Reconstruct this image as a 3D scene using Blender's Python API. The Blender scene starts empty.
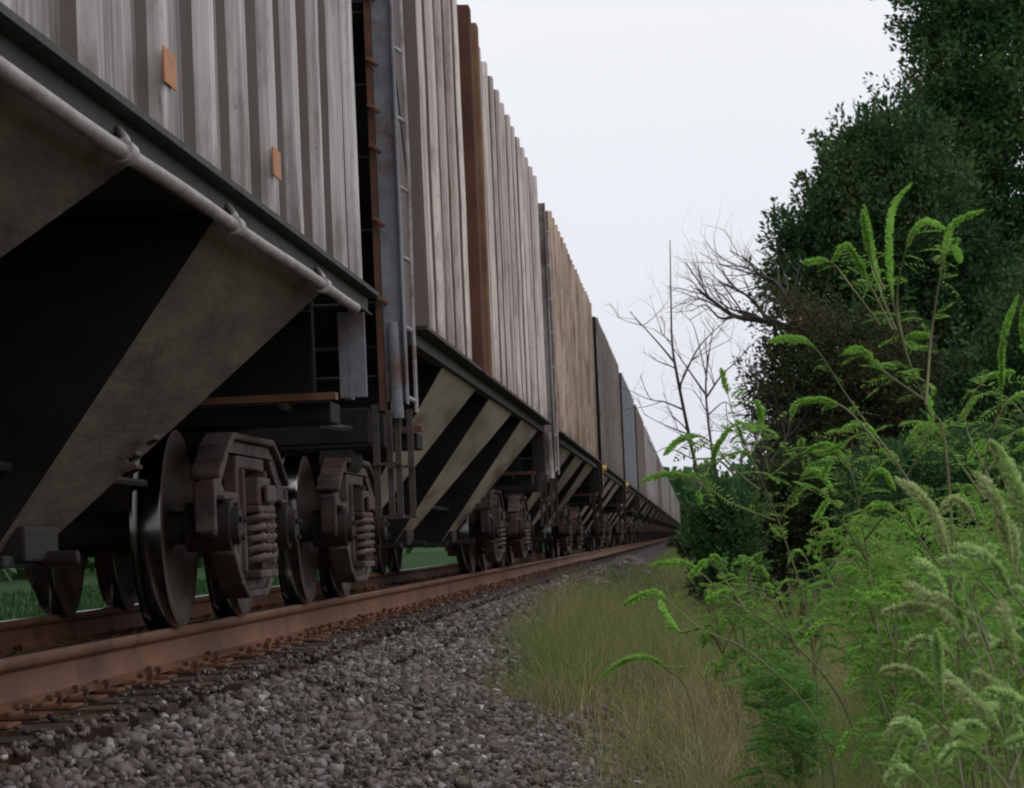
import bpy, bmesh, math, random
import numpy as np
from mathutils import Vector, Matrix, geometry
R = math.radians
rnd = random.Random(11)
nr = np.random.default_rng(5)
C = bpy.context.scene.collection
sc = bpy.context.scene

# ------------------------------------------------------------------ camera
F = 2700.0
CAMZ = 0.33                      # eye height above the rail tops (z = 0)
VX, VY = 692.0, 533.0            # where the track vanishes in the photograph
ROLL = R(2.5)
_u, _v = VX - 512, VY - 394
yd = Vector((_u, -_v, -F)).normalized()
ux, uy = -math.sin(ROLL), math.cos(ROLL)
zd = Vector((ux, uy, (ux * _u - uy * _v) / F)).normalized()
xd = yd.cross(zd).normalized()
M = Matrix((xd, yd, zd))         # camera -> world: rows are the world axes seen in camera space
cam = bpy.data.cameras.new('camera')
cam.sensor_width = 36.0
cam.lens = F / 1024 * 36.0
cam.clip_start = 0.1
cam.clip_end = 3000
cam_o = bpy.data.objects.new('camera', cam)
C.objects.link(cam_o)
cam_o.matrix_world = Matrix.Translation((0, 0, CAMZ)) @ M.to_4x4()
sc.camera = cam_o
cam.dof.use_dof = True
cam.dof.focus_distance = 12.0
cam.dof.aperture_fstop = 15.0

def at(px, py, t):
    """the point of the place seen at a photograph pixel, t metres along the track"""
    d = M @ Vector((px - 512, 394 - py, -F))
    return Vector((0, 0, CAMZ)) + d * (t / d.y)

# ------------------------------------------------------------------ materials
def new_mat(name):
    m = bpy.data.materials.new(name)
    m.use_nodes = True
    nt = m.node_tree
    return m, nt, nt.nodes['Principled BSDF']

def nd(nt, typ, **kw):
    n = nt.nodes.new(typ)
    for k, v in kw.items():
        if k.startswith('i_'):
            n.inputs[k[2:]].default_value = v
        else:
            setattr(n, k, v)
    return n

def mix(nt, fac, a, b, blend='MIX'):
    n = nt.nodes.new('ShaderNodeMix')
    n.data_type = 'RGBA'
    n.blend_type = blend
    for idx, val in ((0, fac), (6, a), (7, b)):
        if hasattr(val, 'links'):
            nt.links.new(val, n.inputs[idx])
        elif idx == 0:
            n.inputs[0].default_value = val
        else:
            n.inputs[idx].default_value = (*val, 1)
    return n.outputs[2]

def ramp(nt, src, p0, p1, v0=0.0, v1=1.0):
    n = nt.nodes.new('ShaderNodeMapRange')
    n.inputs['From Min'].default_value = p0
    n.inputs['From Max'].default_value = p1
    n.inputs['To Min'].default_value = v0
    n.inputs['To Max'].default_value = v1
    nt.links.new(src, n.inputs['Value'])
    return n.outputs['Result']

def coords(nt, scale=(1, 1, 1), per_object=True):
    tc = nt.nodes.new('ShaderNodeTexCoord')
    mp = nt.nodes.new('ShaderNodeMapping')
    mp.inputs['Scale'].default_value = scale
    if per_object:
        oi = nt.nodes.new('ShaderNodeObjectInfo')
        ml = nt.nodes.new('ShaderNodeVectorMath')
        ml.operation = 'SCALE'
        ml.inputs[0].default_value = (37, 53, 29)
        nt.links.new(oi.outputs['Random'], ml.inputs['Scale'])
        nt.links.new(ml.outputs[0], mp.inputs['Location'])
    nt.links.new(tc.outputs['Object'], mp.inputs['Vector'])
    return mp.outputs[0]

def noise(nt, vec, scale, detail=4, rough=0.6):
    n = nd(nt, 'ShaderNodeTexNoise')
    n.inputs['Scale'].default_value = scale
    n.inputs['Detail'].default_value = detail
    n.inputs['Roughness'].default_value = rough
    nt.links.new(vec, n.inputs['Vector'])
    return n.outputs['Fac']

def bump(nt, b, h, strength=0.4, dist=0.01):
    n = nd(nt, 'ShaderNodeBump')
    n.inputs['Strength'].default_value = strength
    n.inputs['Distance'].default_value = dist
    nt.links.new(h, n.inputs['Height'])
    nt.links.new(n.outputs[0], b.inputs['Normal'])

def rough_mat(name, c1, c2, scale=8, rough=0.8, metal=0.0, spots=None, bmp=0.5, spec=0.3, sc=(1, 1, 1)):
    m, nt, b = new_mat(name)
    v = coords(nt, sc)
    n1 = noise(nt, v, scale)
    col = mix(nt, ramp(nt, n1, .35, .65), c1, c2)
    if spots:
        n2 = noise(nt, v, scale * .45, 6, .7)
        col = mix(nt, ramp(nt, n2, .52, .66), col, spots)
    nt.links.new(col, b.inputs['Base Color'])
    b.inputs['Roughness'].default_value = rough
    b.inputs['Metallic'].default_value = metal
    b.inputs['Specular IOR Level'].default_value = spec
    if bmp:
        bump(nt, b, noise(nt, v, scale * 5), bmp)
    return m

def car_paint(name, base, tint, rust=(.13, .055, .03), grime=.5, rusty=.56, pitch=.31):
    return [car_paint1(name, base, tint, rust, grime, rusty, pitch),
            car_paint1(name + '_sheet', tuple(c * .62 for c in base), tuple(c * .80 for c in tint), rust, min(grime + .15, .9), rusty - .03, .21),  # sheet between ribs: recess shade put into a darker paint
            car_paint1(name + '_shaded', (base[0] * .13, base[1] * .115, base[2] * .11), (tint[0] * .22, tint[1] * .175, tint[2] * .155), rust, min(grime + .2, .9), rusty - .02, pitch)]  # rib roots and further cars' sheets: shade painted in as dark colour

def car_paint1(name, base, tint, rust=(.13, .055, .03), grime=.5, rusty=.56, pitch=.31):
    """weathered hopper paint: every strip a tone of its own, vertical runs of grime and rust"""
    m, nt, b = new_mat(name)
    tc = nt.nodes.new('ShaderNodeTexCoord')
    sx = nd(nt, 'ShaderNodeSeparateXYZ')
    nt.links.new(tc.outputs['Object'], sx.inputs[0])
    fl = nd(nt, 'ShaderNodeMath', operation='SNAP')
    nt.links.new(sx.outputs['Y'], fl.inputs[0])
    fl.inputs[1].default_value = pitch
    oi = nd(nt, 'ShaderNodeObjectInfo')
    ad = nd(nt, 'ShaderNodeMath', operation='ADD')
    nt.links.new(fl.outputs[0], ad.inputs[0]); nt.links.new(oi.outputs['Random'], ad.inputs[1])
    wn = nd(nt, 'ShaderNodeTexWhiteNoise', noise_dimensions='1D')
    nt.links.new(ad.outputs[0], wn.inputs['W'])
    col = mix(nt, ramp(nt, wn.outputs['Value'], 0, 1, 0, .8), base, tint)
    streak = noise(nt, coords(nt, (6, 9, .16)), 2.2, 6, .65)
    col = mix(nt, ramp(nt, streak, .40, .66, 0, min(grime + .2, .95)), col, (.13, .11, .105))
    blot = noise(nt, coords(nt, (2, 4, .9)), 2.6, 7, .7)
    col = mix(nt, ramp(nt, blot, .50, .66, 0, .55), col, (.15, .125, .12))
    spk = noise(nt, coords(nt, (1, 2, .8)), 14, 4, .7)
    col = mix(nt, ramp(nt, spk, .64, .72, 0, .6), col, (.09, .05, .035))
    fine = noise(nt, coords(nt, (10, 30, .5)), 2.0, 5, .7)
    col = mix(nt, ramp(nt, fine, .5, .72, 0, .45), col, (.16, .11, .09))
    rs = noise(nt, coords(nt, (3, 5, .35)), 2.4, 7, .75)
    col = mix(nt, ramp(nt, rs, rusty, rusty + .1, 0, .85), col, rust)
    # splashed dirt low on the sheet
    low = ramp(nt, sx.outputs['Z'], 2.1, 1.6)
    sp = nd(nt, 'ShaderNodeMath', operation='MULTIPLY')
    nt.links.new(low, sp.inputs[0])
    nt.links.new(ramp(nt, noise(nt, coords(nt, (2, 3, 1)), 3), .35, .7), sp.inputs[1])
    col = mix(nt, sp.outputs[0], col, (.10, .07, .055))
    nt.links.new(col, b.inputs['Base Color'])
    b.inputs['Roughness'].default_value = .62
    b.inputs['Specular IOR Level'].default_value = .35
    bump(nt, b, noise(nt, coords(nt, (1, 1, .5)), 2.5, 3), .35, .03)
    return m

def leaf_mat(name, c1, c2, c3=None, trans=.3, rough=.55):
    m, nt, b = new_mat(name)
    g = nd(nt, 'ShaderNodeNewGeometry')
    col = mix(nt, g.outputs['Random Per Island'], c1, c2)
    v = coords(nt, per_object=False)
    n1 = noise(nt, v, .8 if c3 else 2, 3)
    if c3:
        col = mix(nt, ramp(nt, n1, .47, .62, 0, .9), col, c3)
    nt.links.new(col, b.inputs['Base Color'])
    b.inputs['Roughness'].default_value = rough
    b.inputs['Specular IOR Level'].default_value = .08
    tr = nd(nt, 'ShaderNodeBsdfTranslucent')
    nt.links.new(col, tr.inputs['Color'])
    ms = nd(nt, 'ShaderNodeMixShader')
    ms.inputs[0].default_value = trans
    nt.links.new(b.outputs[0], ms.inputs[1]); nt.links.new(tr.outputs[0], ms.inputs[2])
    nt.links.new(ms.outputs[0], nt.nodes['Material Output'].inputs['Surface'])
    return m

PAINT = [
    car_paint('paint_pale_grey', (.88, .83, .82), (.52, .48, .48), grime=.55, rusty=.6),
    car_paint('paint_rose_grey', (.88, .77, .71), (.62, .51, .47), grime=.45, rusty=.6),
    car_paint('paint_rusty_tan', (.70, .54, .42), (.54, .39, .30), (.20, .09, .05), .4, .50),
    car_paint('paint_dun', (.34, .28, .25), (.22, .18, .16), grime=.45, rusty=.56),
    car_paint('paint_slate', (.23, .27, .31), (.17, .20, .23), grime=.4, rusty=.6),
    car_paint('paint_brown', (.25, .19, .17), (.20, .15, .13), grime=.4, rusty=.56),
    car_paint('paint_light_grey', (.50, .48, .47), (.36, .34, .33), grime=.45, rusty=.62),
]
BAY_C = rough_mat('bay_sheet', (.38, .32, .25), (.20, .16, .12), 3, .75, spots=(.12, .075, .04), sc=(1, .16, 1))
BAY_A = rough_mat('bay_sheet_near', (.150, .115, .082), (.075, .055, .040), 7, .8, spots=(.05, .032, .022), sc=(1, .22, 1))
BLACK = rough_mat('shade_black_steel', (.008, .007, .006), (.015, .012, .011), 5, .8)  # black underframe steel; also painted shade on bay ends and end walls
DARK = rough_mat('dark_steel', (.018, .015, .013), (.035, .026, .021), 6, .7)
SILL = rough_mat('sill_steel', (.022, .020, .019), (.04, .035, .03), 5, .6)
RUST = rough_mat('rust_brown', (.15, .07, .045), (.085, .042, .03), 9, .85)
RUSTRIB = rough_mat('rusted_rib', (.12, .048, .030), (.07, .032, .022), 3, .85)
RUSTTAN = rough_mat('rust_orange', (.22, .12, .065), (.13, .062, .036), 3, .85)
CAST = rough_mat('cast_steel', (.125, .092, .080), (.028, .021, .019), 4, .6, spots=(.12, .05, .032))
CASTL = rough_mat('cast_steel_worn', (.17, .12, .095), (.075, .048, .038), 9, .6)
POST = rough_mat('post_blue_grey', (.22, .235, .265), (.15, .15, .165), 5, .65, spots=(.13, .06, .04))
STEP = rough_mat('step_steel', (.075, .058, .05), (.04, .032, .028), 6, .5)
POSTW = rough_mat('post_weathered', (.46, .43, .42), (.26, .24, .235), 1.6, .7, spots=(.13, .10, .09))
POSTD = rough_mat('post_dark_blue', (.13, .155, .18), (.09, .10, .115), 3, .6)
PALE = rough_mat('pale_steel', (.45, .42, .42), (.28, .25, .25), 6, .55, spots=(.15, .09, .07))
PIPE = rough_mat('pipe_paint', (.40, .36, .36), (.26, .23, .23), 6, .5)
DECAL = rough_mat('orange_sheeting', (.55, .20, .06), (.36, .15, .06), 18, .5, bmp=0)
AMBER_REFL = rough_mat('amber_reflector', (.95, .55, .04), (.9, .45, .03), 20, .3, bmp=0)  # passive reflector, no lamp; its glow is put into a bright colour
RAILM = rough_mat('rail_rust', (.20, .088, .045), (.14, .060, .032), 3, .7, spots=(.09, .042, .026))
RUNM, _nt, _b = new_mat('rail_running_steel')
_b.inputs['Base Color'].default_value = (.42, .38, .36, 1); _b.inputs['Metallic'].default_value = .85
_b.inputs['Roughness'].default_value = .16
TREAD, _nt, _b = new_mat('wheel_tread_steel')
_b.inputs['Base Color'].default_value = (.10, .097, .097, 1); _b.inputs['Metallic'].default_value = 1
_b.inputs['Roughness'].default_value = .17
WHEELF = rough_mat('wheel_plate', (.060, .030, .020), (.020, .013, .011), 4, .6)
TIEM = rough_mat('tie_wood', (.085, .052, .038), (.035, .023, .018), 6, .9, spots=(.14, .07, .042), bmp=.8)
BARK = rough_mat('bark', (.10, .08, .065), (.05, .04, .033), 9, .9)
BARKG = rough_mat('bark_grey', (.085, .072, .065), (.05, .042, .038), 9, .9)
STEM = rough_mat('weed_stem', (.19, .23, .10), (.17, .13, .075), 14, .7, bmp=0)
STEMG = rough_mat('weed_stem_green', (.19, .24, .11), (.24, .22, .13), 14, .7, bmp=0)
TREEL = leaf_mat('tree_leaves', (.026, .078, .028), (.055, .125, .042), (.085, .145, .045), .2)
TREED = leaf_mat('dark_tree_leaves', (.026, .066, .027), (.052, .108, .040), (.080, .130, .045), .2)
BUSHL = leaf_mat('bush_leaves', (.045, .11, .045), (.085, .17, .06), (.12, .20, .06), .35)
TREEV = leaf_mat('vine_leaves', (.040, .060, .026), (.065, .085, .036), (.095, .080, .045), .2)
SPIKE = leaf_mat('seed_spike_green', (.24, .52, .08), (.42, .68, .16), None, .3)
SPIKEN = leaf_mat('seed_spike_pale', (.42, .66, .22), (.62, .78, .38), None, .3)
SPIKEY = leaf_mat('seed_spike_yellow', (.62, .68, .34), (.44, .58, .26), None, .3)
LEAFW = leaf_mat('weed_leaf', (.12, .30, .05), (.30, .50, .12), (.32, .40, .10), .42)
LEAFD = leaf_mat('weed_leaf_dark', (.09, .24, .05), (.19, .38, .09), (.26, .34, .09), .45)
GRASSG = leaf_mat('grass_green', (.15, .23, .05), (.36, .38, .13), (.13, .30, .05), .3)
GRASST = leaf_mat('grass_straw', (.58, .48, .27), (.16, .14, .06), (.18, .26, .08), .3)
GRASSR = leaf_mat('grass_haze', (.42, .35, .19), (.10, .16, .04), (.14, .26, .05), .35)
GRASSF = leaf_mat('field_grass', (.020, .068, .018), (.035, .09, .024), None, .2)

STONE, nt, b = new_mat('ballast_stone')
g = nd(nt, 'ShaderNodeNewGeometry')
cr = nd(nt, 'ShaderNodeValToRGB')
for i, (p, c) in enumerate(((0, (.02, .015, .013)), (.25, (.060, .043, .035)), (.5, (.118, .092, .076)), (.72, (.185, .148, .125)), (.9, (.18, .17, .17)), (.975, (.27, .26, .27)), (1, (.58, .56, .54)))):
    e = cr.color_ramp.elements[i] if i < 2 else cr.color_ramp.elements.new(p)
    e.position = p; e.color = (*c, 1)
nt.links.new(g.outputs['Random Per Island'], cr.inputs[0])
v = coords(nt, per_object=False)
col = mix(nt, ramp(nt, noise(nt, v, 30), .4, .7, 0, .5), cr.outputs[0], (.10, .065, .05))
nt.links.new(col, b.inputs['Base Color']); b.inputs['Roughness'].default_value = .75
bump(nt, b, noise(nt, v, 70), .5, .006)

# ------------------------------------------------------------------ mesh helpers
class MB:
    def __init__(s):
        s.v, s.f, s.m = [], [], []
    def add(s, vs, fs, mi=0):
        o = len(s.v)
        s.v += [tuple(v) for v in vs]
        s.f += [tuple(i + o for i in f) for f in fs]
        s.m += [mi] * len(fs)
    def box(s, x0, x1, y0, y1, z0, z1, mi=0):
        s.add([(x, y, z) for x in (x0, x1) for y in (y0, y1) for z in (z0, z1)],
              [(0, 1, 3, 2), (4, 6, 7, 5), (0, 4, 5, 1), (2, 3, 7, 6), (0, 2, 6, 4), (1, 5, 7, 3)], mi)
    def tube(s, pts, rad, n=8, mi=0, cap=True):
        pts = [Vector(p) for p in pts]
        k = len(pts)
        rs = rad if isinstance(rad, (list, tuple)) else [rad] * k
        t0 = (pts[1] - pts[0]).normalized()
        up = Vector((0, 0, 1)) if abs(t0.z) < .9 else Vector((1, 0, 0))
        a = t0.cross(up).normalized()
        vs = []
        for i, p in enumerate(pts):
            t = (pts[min(i + 1, k - 1)] - pts[max(i - 1, 0)])
            if t.length < 1e-9: t = t0
            t = t.normalized()
            a = (a - t * a.dot(t))
            a = a.normalized() if a.length > 1e-6 else t.orthogonal().normalized()
            bb = t.cross(a)
            for j in range(n):
                th = 2 * math.pi * j / n
                vs.append(p + (a * math.cos(th) + bb * math.sin(th)) * rs[i])
        fs = [(i * n + j, i * n + (j + 1) % n, (i + 1) * n + (j + 1) % n, (i + 1) * n + j) for i in range(k - 1) for j in range(n)]
        if cap:
            fs += [tuple(range(n))[::-1], tuple(range((k - 1) * n, k * n))]
        s.add(vs, fs, mi)
    def lathe_x(s, prof, cx, cy, cz, n=40, mis=None):
        """profile of (x, r) spun round the x axis"""
        vs, k = [], len(prof)
        for (x, r) in prof:
            for j in range(n):
                th = 2 * math.pi * j / n
                vs.append((cx + x, cy + r * math.cos(th), cz + r * math.sin(th)))
        for i in range(k - 1):
            fs = [(i * n + j, i * n + (j + 1) % n, (i + 1) * n + (j + 1) % n, (i + 1) * n + j) for j in range(n)]
            if i == 0:
                o = len(s.v); s.v += vs
            s.f += [tuple(a + o for a in f) for f in fs]
            s.m += [mis[i] if mis else 0] * n
    def prism_x(s, loops, x0, x1, mi=0):
        """polygon with holes in the y-z plane, given thickness along x"""
        tri = geometry.tessellate_polygon([[Vector((a, b, 0)) for a, b in lp] for lp in loops])
        flat = [p for lp in loops for p in lp]
        n = len(flat)
        vs = [(x0, a, b) for a, b in flat] + [(x1, a, b) for a, b in flat]
        fs = [tuple(t) for t in tri] + [tuple(i + n for i in t[::-1]) for t in tri]
        o = 0
        for lp in loops:
            m = len(lp)
            fs += [(o + i, o + (i + 1) % m, n + o + (i + 1) % m, n + o + i) for i in range(m)]
            o += m
        s.add(vs, fs, mi)
    def build(s, name, mats, parent=None, smooth=False, bev=0, loc=None):
        me = bpy.data.meshes.new(name)
        me.from_pydata(s.v, [], s.f)
        for m in (mats if isinstance(mats, (list, tuple)) else [mats]):
            me.materials.append(m)
        me.polygons.foreach_set('material_index', s.m)
        bm = bmesh.new(); bm.from_mesh(me)
        bmesh.ops.recalc_face_normals(bm, faces=bm.faces)
        bm.to_mesh(me); bm.free()
        if smooth:
            me.polygons.foreach_set('use_smooth', [True] * len(me.polygons))
            me.set_sharp_from_angle(angle=R(smooth if smooth > 1 else 40))
        o = bpy.data.objects.new(name, me)
        C.objects.link(o)
        if parent: o.parent = parent
        if loc: o.location = loc
        if bev:
            b = o.modifiers.new('bevel', 'BEVEL'); b.width = bev; b.segments = 2; b.limit_method = 'ANGLE'
        return o

def quads(name, V, mat, parent=None, mi=None, smooth=False):
    """V: (n*4, 3) array of separate quads"""
    V = np.asarray(V, dtype=np.float32).reshape(-1, 3)
    n = len(V) // 4
    me = bpy.data.meshes.new(name)
    me.vertices.add(n * 4); me.vertices.foreach_set('co', V.ravel())
    me.loops.add(n * 4); me.loops.foreach_set('vertex_index', np.arange(n * 4, dtype=np.int32))
    me.polygons.add(n)
    me.polygons.foreach_set('loop_start', np.arange(0, n * 4, 4, dtype=np.int32))
    for m in (mat if isinstance(mat, (list, tuple)) else [mat]): me.materials.append(m)
    if mi is not None: me.polygons.foreach_set('material_index', np.asarray(mi, dtype=np.int32))
    me.update(calc_edges=True); me.validate()
    o = bpy.data.objects.new(name, me)
    C.objects.link(o)
    if parent: o.parent = parent
    return o

def norm(a):
    return a / np.maximum(np.linalg.norm(a, axis=-1, keepdims=True), 1e-9)

def leaf_quads(P, D, L, W):
    """diamond leaves: base P, direction D, length L, width W"""
    D = norm(D)
    side = norm(np.cross(D, nr.normal(size=D.shape)))
    L = np.broadcast_to(np.asarray(L, float), (len(P),))[:, None]
    W = np.broadcast_to(np.asarray(W, float), (len(P),))[:, None]
    mid = P + D * L * .45
    return np.stack([P, mid + side * W / 2, P + D * L, mid - side * W / 2], 1)

def tag(o, label=None, cat=None, group=None, kind=None):
    if label: o['label'] = label
    if cat: o['category'] = cat
    if group: o['group'] = group
    if kind: o['kind'] = kind
    return o

def empty(name, loc=(0, 0, 0), rz=0):
    o = bpy.data.objects.new(name, None)
    C.objects.link(o); o.location = loc; o.rotation_euler.z = rz
    return o

KIDS = {}
def copy_tree(o, parent=None):
    c = o.copy(); C.objects.link(c)
    if parent: c.parent = parent
    for ch in o.children_snapshot if hasattr(o, 'children_snapshot') else KIDS.get(o.name, []):
        copy_tree(ch, c)
    return c
def snapshot():
    KIDS.clear()
    for o in bpy.data.objects:
        if o.parent: KIDS.setdefault(o.parent.name, []).append(o)

# ------------------------------------------------------------------ ground
XC = -3.20                                   # centreline of the track
def gz(x, t):
    a = abs(x - XC)
    if x >= XC:
        z = -.262 if a < 1.32 else (-.262 + (a - 1.32) * .3 if a < 1.45 else max(-.223 - (a - 1.45) * .44, -.78))
        if x > 3: z += min((x - 3) * .03, .5)
    else:
        z = -.215 if a < 1.5 else max(-.215 - (a - 1.5) * .3, -.34)
    return z
def wob(x, t):
    return .03 * math.sin(x * 2.1 + t * .9) + .025 * math.sin(x * 5.3 - t * 1.7)

xs = sorted(set([-900, -400, -150, -60, -30, -15, -9, -7, -6] + [round(-5.6 + i * .12, 3) for i in range(75)] + [3.6, 4, 5, 6, 8, 11, 15, 22, 40, 80, 200, 500, 900]))
ts = sorted(set([-40, -20, -8, 0] + [round(2 + i * .25, 3) for i in range(112)] + [30 + 2 * i for i in range(50)] + [130 + 12 * i for i in range(40)] + [640, 800, 1100, 1600, 2500]))
gm = MB()
for t in ts:
    for x in xs:
        gm.v.append((x, t, gz(x, t) + (wob(x, t) if x > -1.6 and x < 4 and t < 60 else 0)))
nx = len(xs)
for i in range(len(ts) - 1):
    for j in range(nx - 1):
        gm.f.append((i * nx + j, i * nx + j + 1, (i + 1) * nx + j + 1, (i + 1) * nx + j)); gm.m.append(0)
GM, nt, b = new_mat('ground_earth')
tc = nt.nodes.new('ShaderNodeTexCoord'); sx = nd(nt, 'ShaderNodeSeparateXYZ'); nt.links.new(tc.outputs['Object'], sx.inputs[0])
v = tc.outputs['Object']
vo = nd(nt, 'ShaderNodeTexVoronoi'); vo.inputs['Scale'].default_value = 22; nt.links.new(v, vo.inputs['Vector'])
hs = nd(nt, 'ShaderNodeSeparateColor'); nt.links.new(vo.outputs['Color'], hs.inputs[0])
stone = mix(nt, hs.outputs[0], (.05, .042, .04), (.24, .205, .20))
stone = mix(nt, ramp(nt, vo.outputs['Distance'], .2, .6), stone, (.025, .02, .02))
grass = mix(nt, ramp(nt, noise(nt, v, 3, 6), .4, .6), (.05, .065, .025), (.12, .10, .055))
far = mix(nt, ramp(nt, noise(nt, v, .3, 5), .4, .6), (.018, .050, .016), (.026, .066, .020))
edge = nd(nt, 'ShaderNodeMath', operation='ADD')
nt.links.new(sx.outputs['X'], edge.inputs[0]); nt.links.new(ramp(nt, noise(nt, v, 1.2, 4), .3, .7, -.4, .4), edge.inputs[1])
col = mix(nt, ramp(nt, edge.outputs[0], -1.2, -.7), stone, grass)
col = mix(nt, ramp(nt, edge.outputs[0], -5.6, -5.9), col, far)
nt.links.new(col, b.inputs['Base Color']); b.inputs['Roughness'].default_value = .95; b.inputs['Specular IOR Level'].default_value = .1
bump(nt, b, vo.outputs['Distance'], .7, .03)
ground = gm.build('ground', GM)
tag(ground, kind='structure')

# ------------------------------------------------------------------ ballast stones
ico = bmesh.new(); bmesh.ops.create_icosphere(ico, subdivisions=1, radius=1.0)
ico.free()
IV = np.array([(x, y, z) for x in (-1, 1) for y in (-1, 1) for z in (-1, 1)], float) * .72
IF = np.array([(0, 1, 3), (0, 3, 2), (4, 6, 7), (4, 7, 5), (0, 4, 5), (0, 5, 1), (2, 3, 7), (2, 7, 6), (0, 2, 6), (0, 6, 4), (1, 5, 7), (1, 7, 3)])
def rocks(name, P, S):
    n = len(P)
    V = (IV[None] + nr.uniform(-.42, .42, (n, len(IV), 3))) * nr.uniform(.42, 1.2, (n, 1, 3))
    th = nr.uniform(0, 6.28, n); ph = nr.uniform(-1.2, 1.2, n)
    c, s = np.cos(th), np.sin(th)
    x, y = V[..., 0] * c[:, None] - V[..., 1] * s[:, None], V[..., 0] * s[:, None] + V[..., 1] * c[:, None]
    z = V[..., 2] * .8
    c, s = np.cos(ph), np.sin(ph)
    V = np.stack([x, y * c[:, None] - z * s[:, None], y * s[:, None] + z * c[:, None]], -1) * S[:, None, None] + P[:, None]
    Fa = (IF[None] + (np.arange(n) * len(IV))[:, None, None]).reshape(-1)
    me = bpy.data.meshes.new(name)
    me.vertices.add(n * len(IV)); me.vertices.foreach_set('co', V.astype(np.float32).ravel())
    me.loops.add(len(Fa)); me.loops.foreach_set('vertex_index', Fa.astype(np.int32))
    me.polygons.add(len(Fa) // 3); me.polygons.foreach_set('loop_start', np.arange(0, len(Fa), 3, dtype=np.int32))
    me.materials.append(STONE); me.update(calc_edges=True)
    o = bpy.data.objects.new(name, me); C.objects.link(o)
    return o
EDGE_T = [0, 10, 13, 15, 20, 28, 40, 60, 400]
EDGE_X = [-.10, -.2, -.45, -.85, -1.12, -1.32, -1.2, -1.0, -1.0]
def edge_x(t): return np.interp(t, EDGE_T, EDGE_X)
P, S = [], []
LIFT = 0
def scatter(x0, x1, t0, t1, dens, s0, s1):
    n = int((x1 - x0) * (t1 - t0) * dens)
    for _ in range(n):
        x, t = rnd.uniform(x0, x1), rnd.uniform(t0, t1)
        if x > edge_x(t) + .35 + .25 * math.sin(t * 1.3) and rnd.random() < .7: continue
        s = s0 + (s1 - s0) * rnd.random() ** 2.4
        P.append((x, t, gz(x, t) + wob(x, t) * (x > -1.6) + s * rnd.uniform(-.15, .7) + LIFT)); S.append(s)
scatter(-1.92, .9, 6.5, 17, 1900, .008, .027)
scatter(-1.92, -.3, 17, 30, 700, .012, .034)
scatter(-1.92, -.9, 30, 75, 260, .018, .042)
scatter(-3.85, -1.95, 6.5, 40, 420, .008, .022)
LIFT = .06
scatter(-2.3, -1.9, 6.5, 30, 70, .007, .018)
scatter(-2.0, -1.87, 6.5, 30, 300, .009, .022)
LIFT = 0
scatter(-5.4, -3.9, 9, 40, 90, .02, .045)
bal = rocks('ballast', np.array(P), np.array(S))
tag(bal, 'grey and brown crushed stone ballast sloping down from the near rail', 'ballast', kind='stuff')

# ------------------------------------------------------------------ rails and ties
def rail_profile():
    h = [(.075, -.186), (.075, -.176), (.018, -.160), (.009, -.14), (.009, -.062), (.030, -.046), (.036, -.040), (.0365, -.010), (.030, -.002), (.014, 0)]
    return h + [(-a, z) for a, z in h[::-1]]
def make_rail(cx, label, near):
    pr = rail_profile()
    y0, y1 = -12.0, 420.0
    ys = [y0 + (y1 - y0) * i / 60 for i in range(61)]
    m = MB(); n = len(pr)
    for y in ys:
        m.v += [(a, y, z) for a, z in pr]
    for i in range(60):
        for j in range(n):
            m.f.append((i * n + j, i * n + (j + 1) % n, (i + 1) * n + (j + 1) % n, (i + 1) * n + j))
            m.m.append(1 if j in (8, 9, 10) else 0)
    m.f.append(tuple(range(n))); m.m.append(0)
    m.f.append(tuple(range(60 * n, 61 * n))[::-1]); m.m.append(0)
    o = m.build('rail', [RAILM, RUNM], smooth=50, loc=(cx, 0, 0))
    tag(o, label, 'rail', 'rails of the track')
    return o
rail_near = make_rail(XC + .7545, 'rust brown steel rail nearest the gravel slope, under the near wheels', True)
rail_far = make_rail(XC - .7545, 'bright topped steel rail on the far side of the train beside green grass', False)

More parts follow.
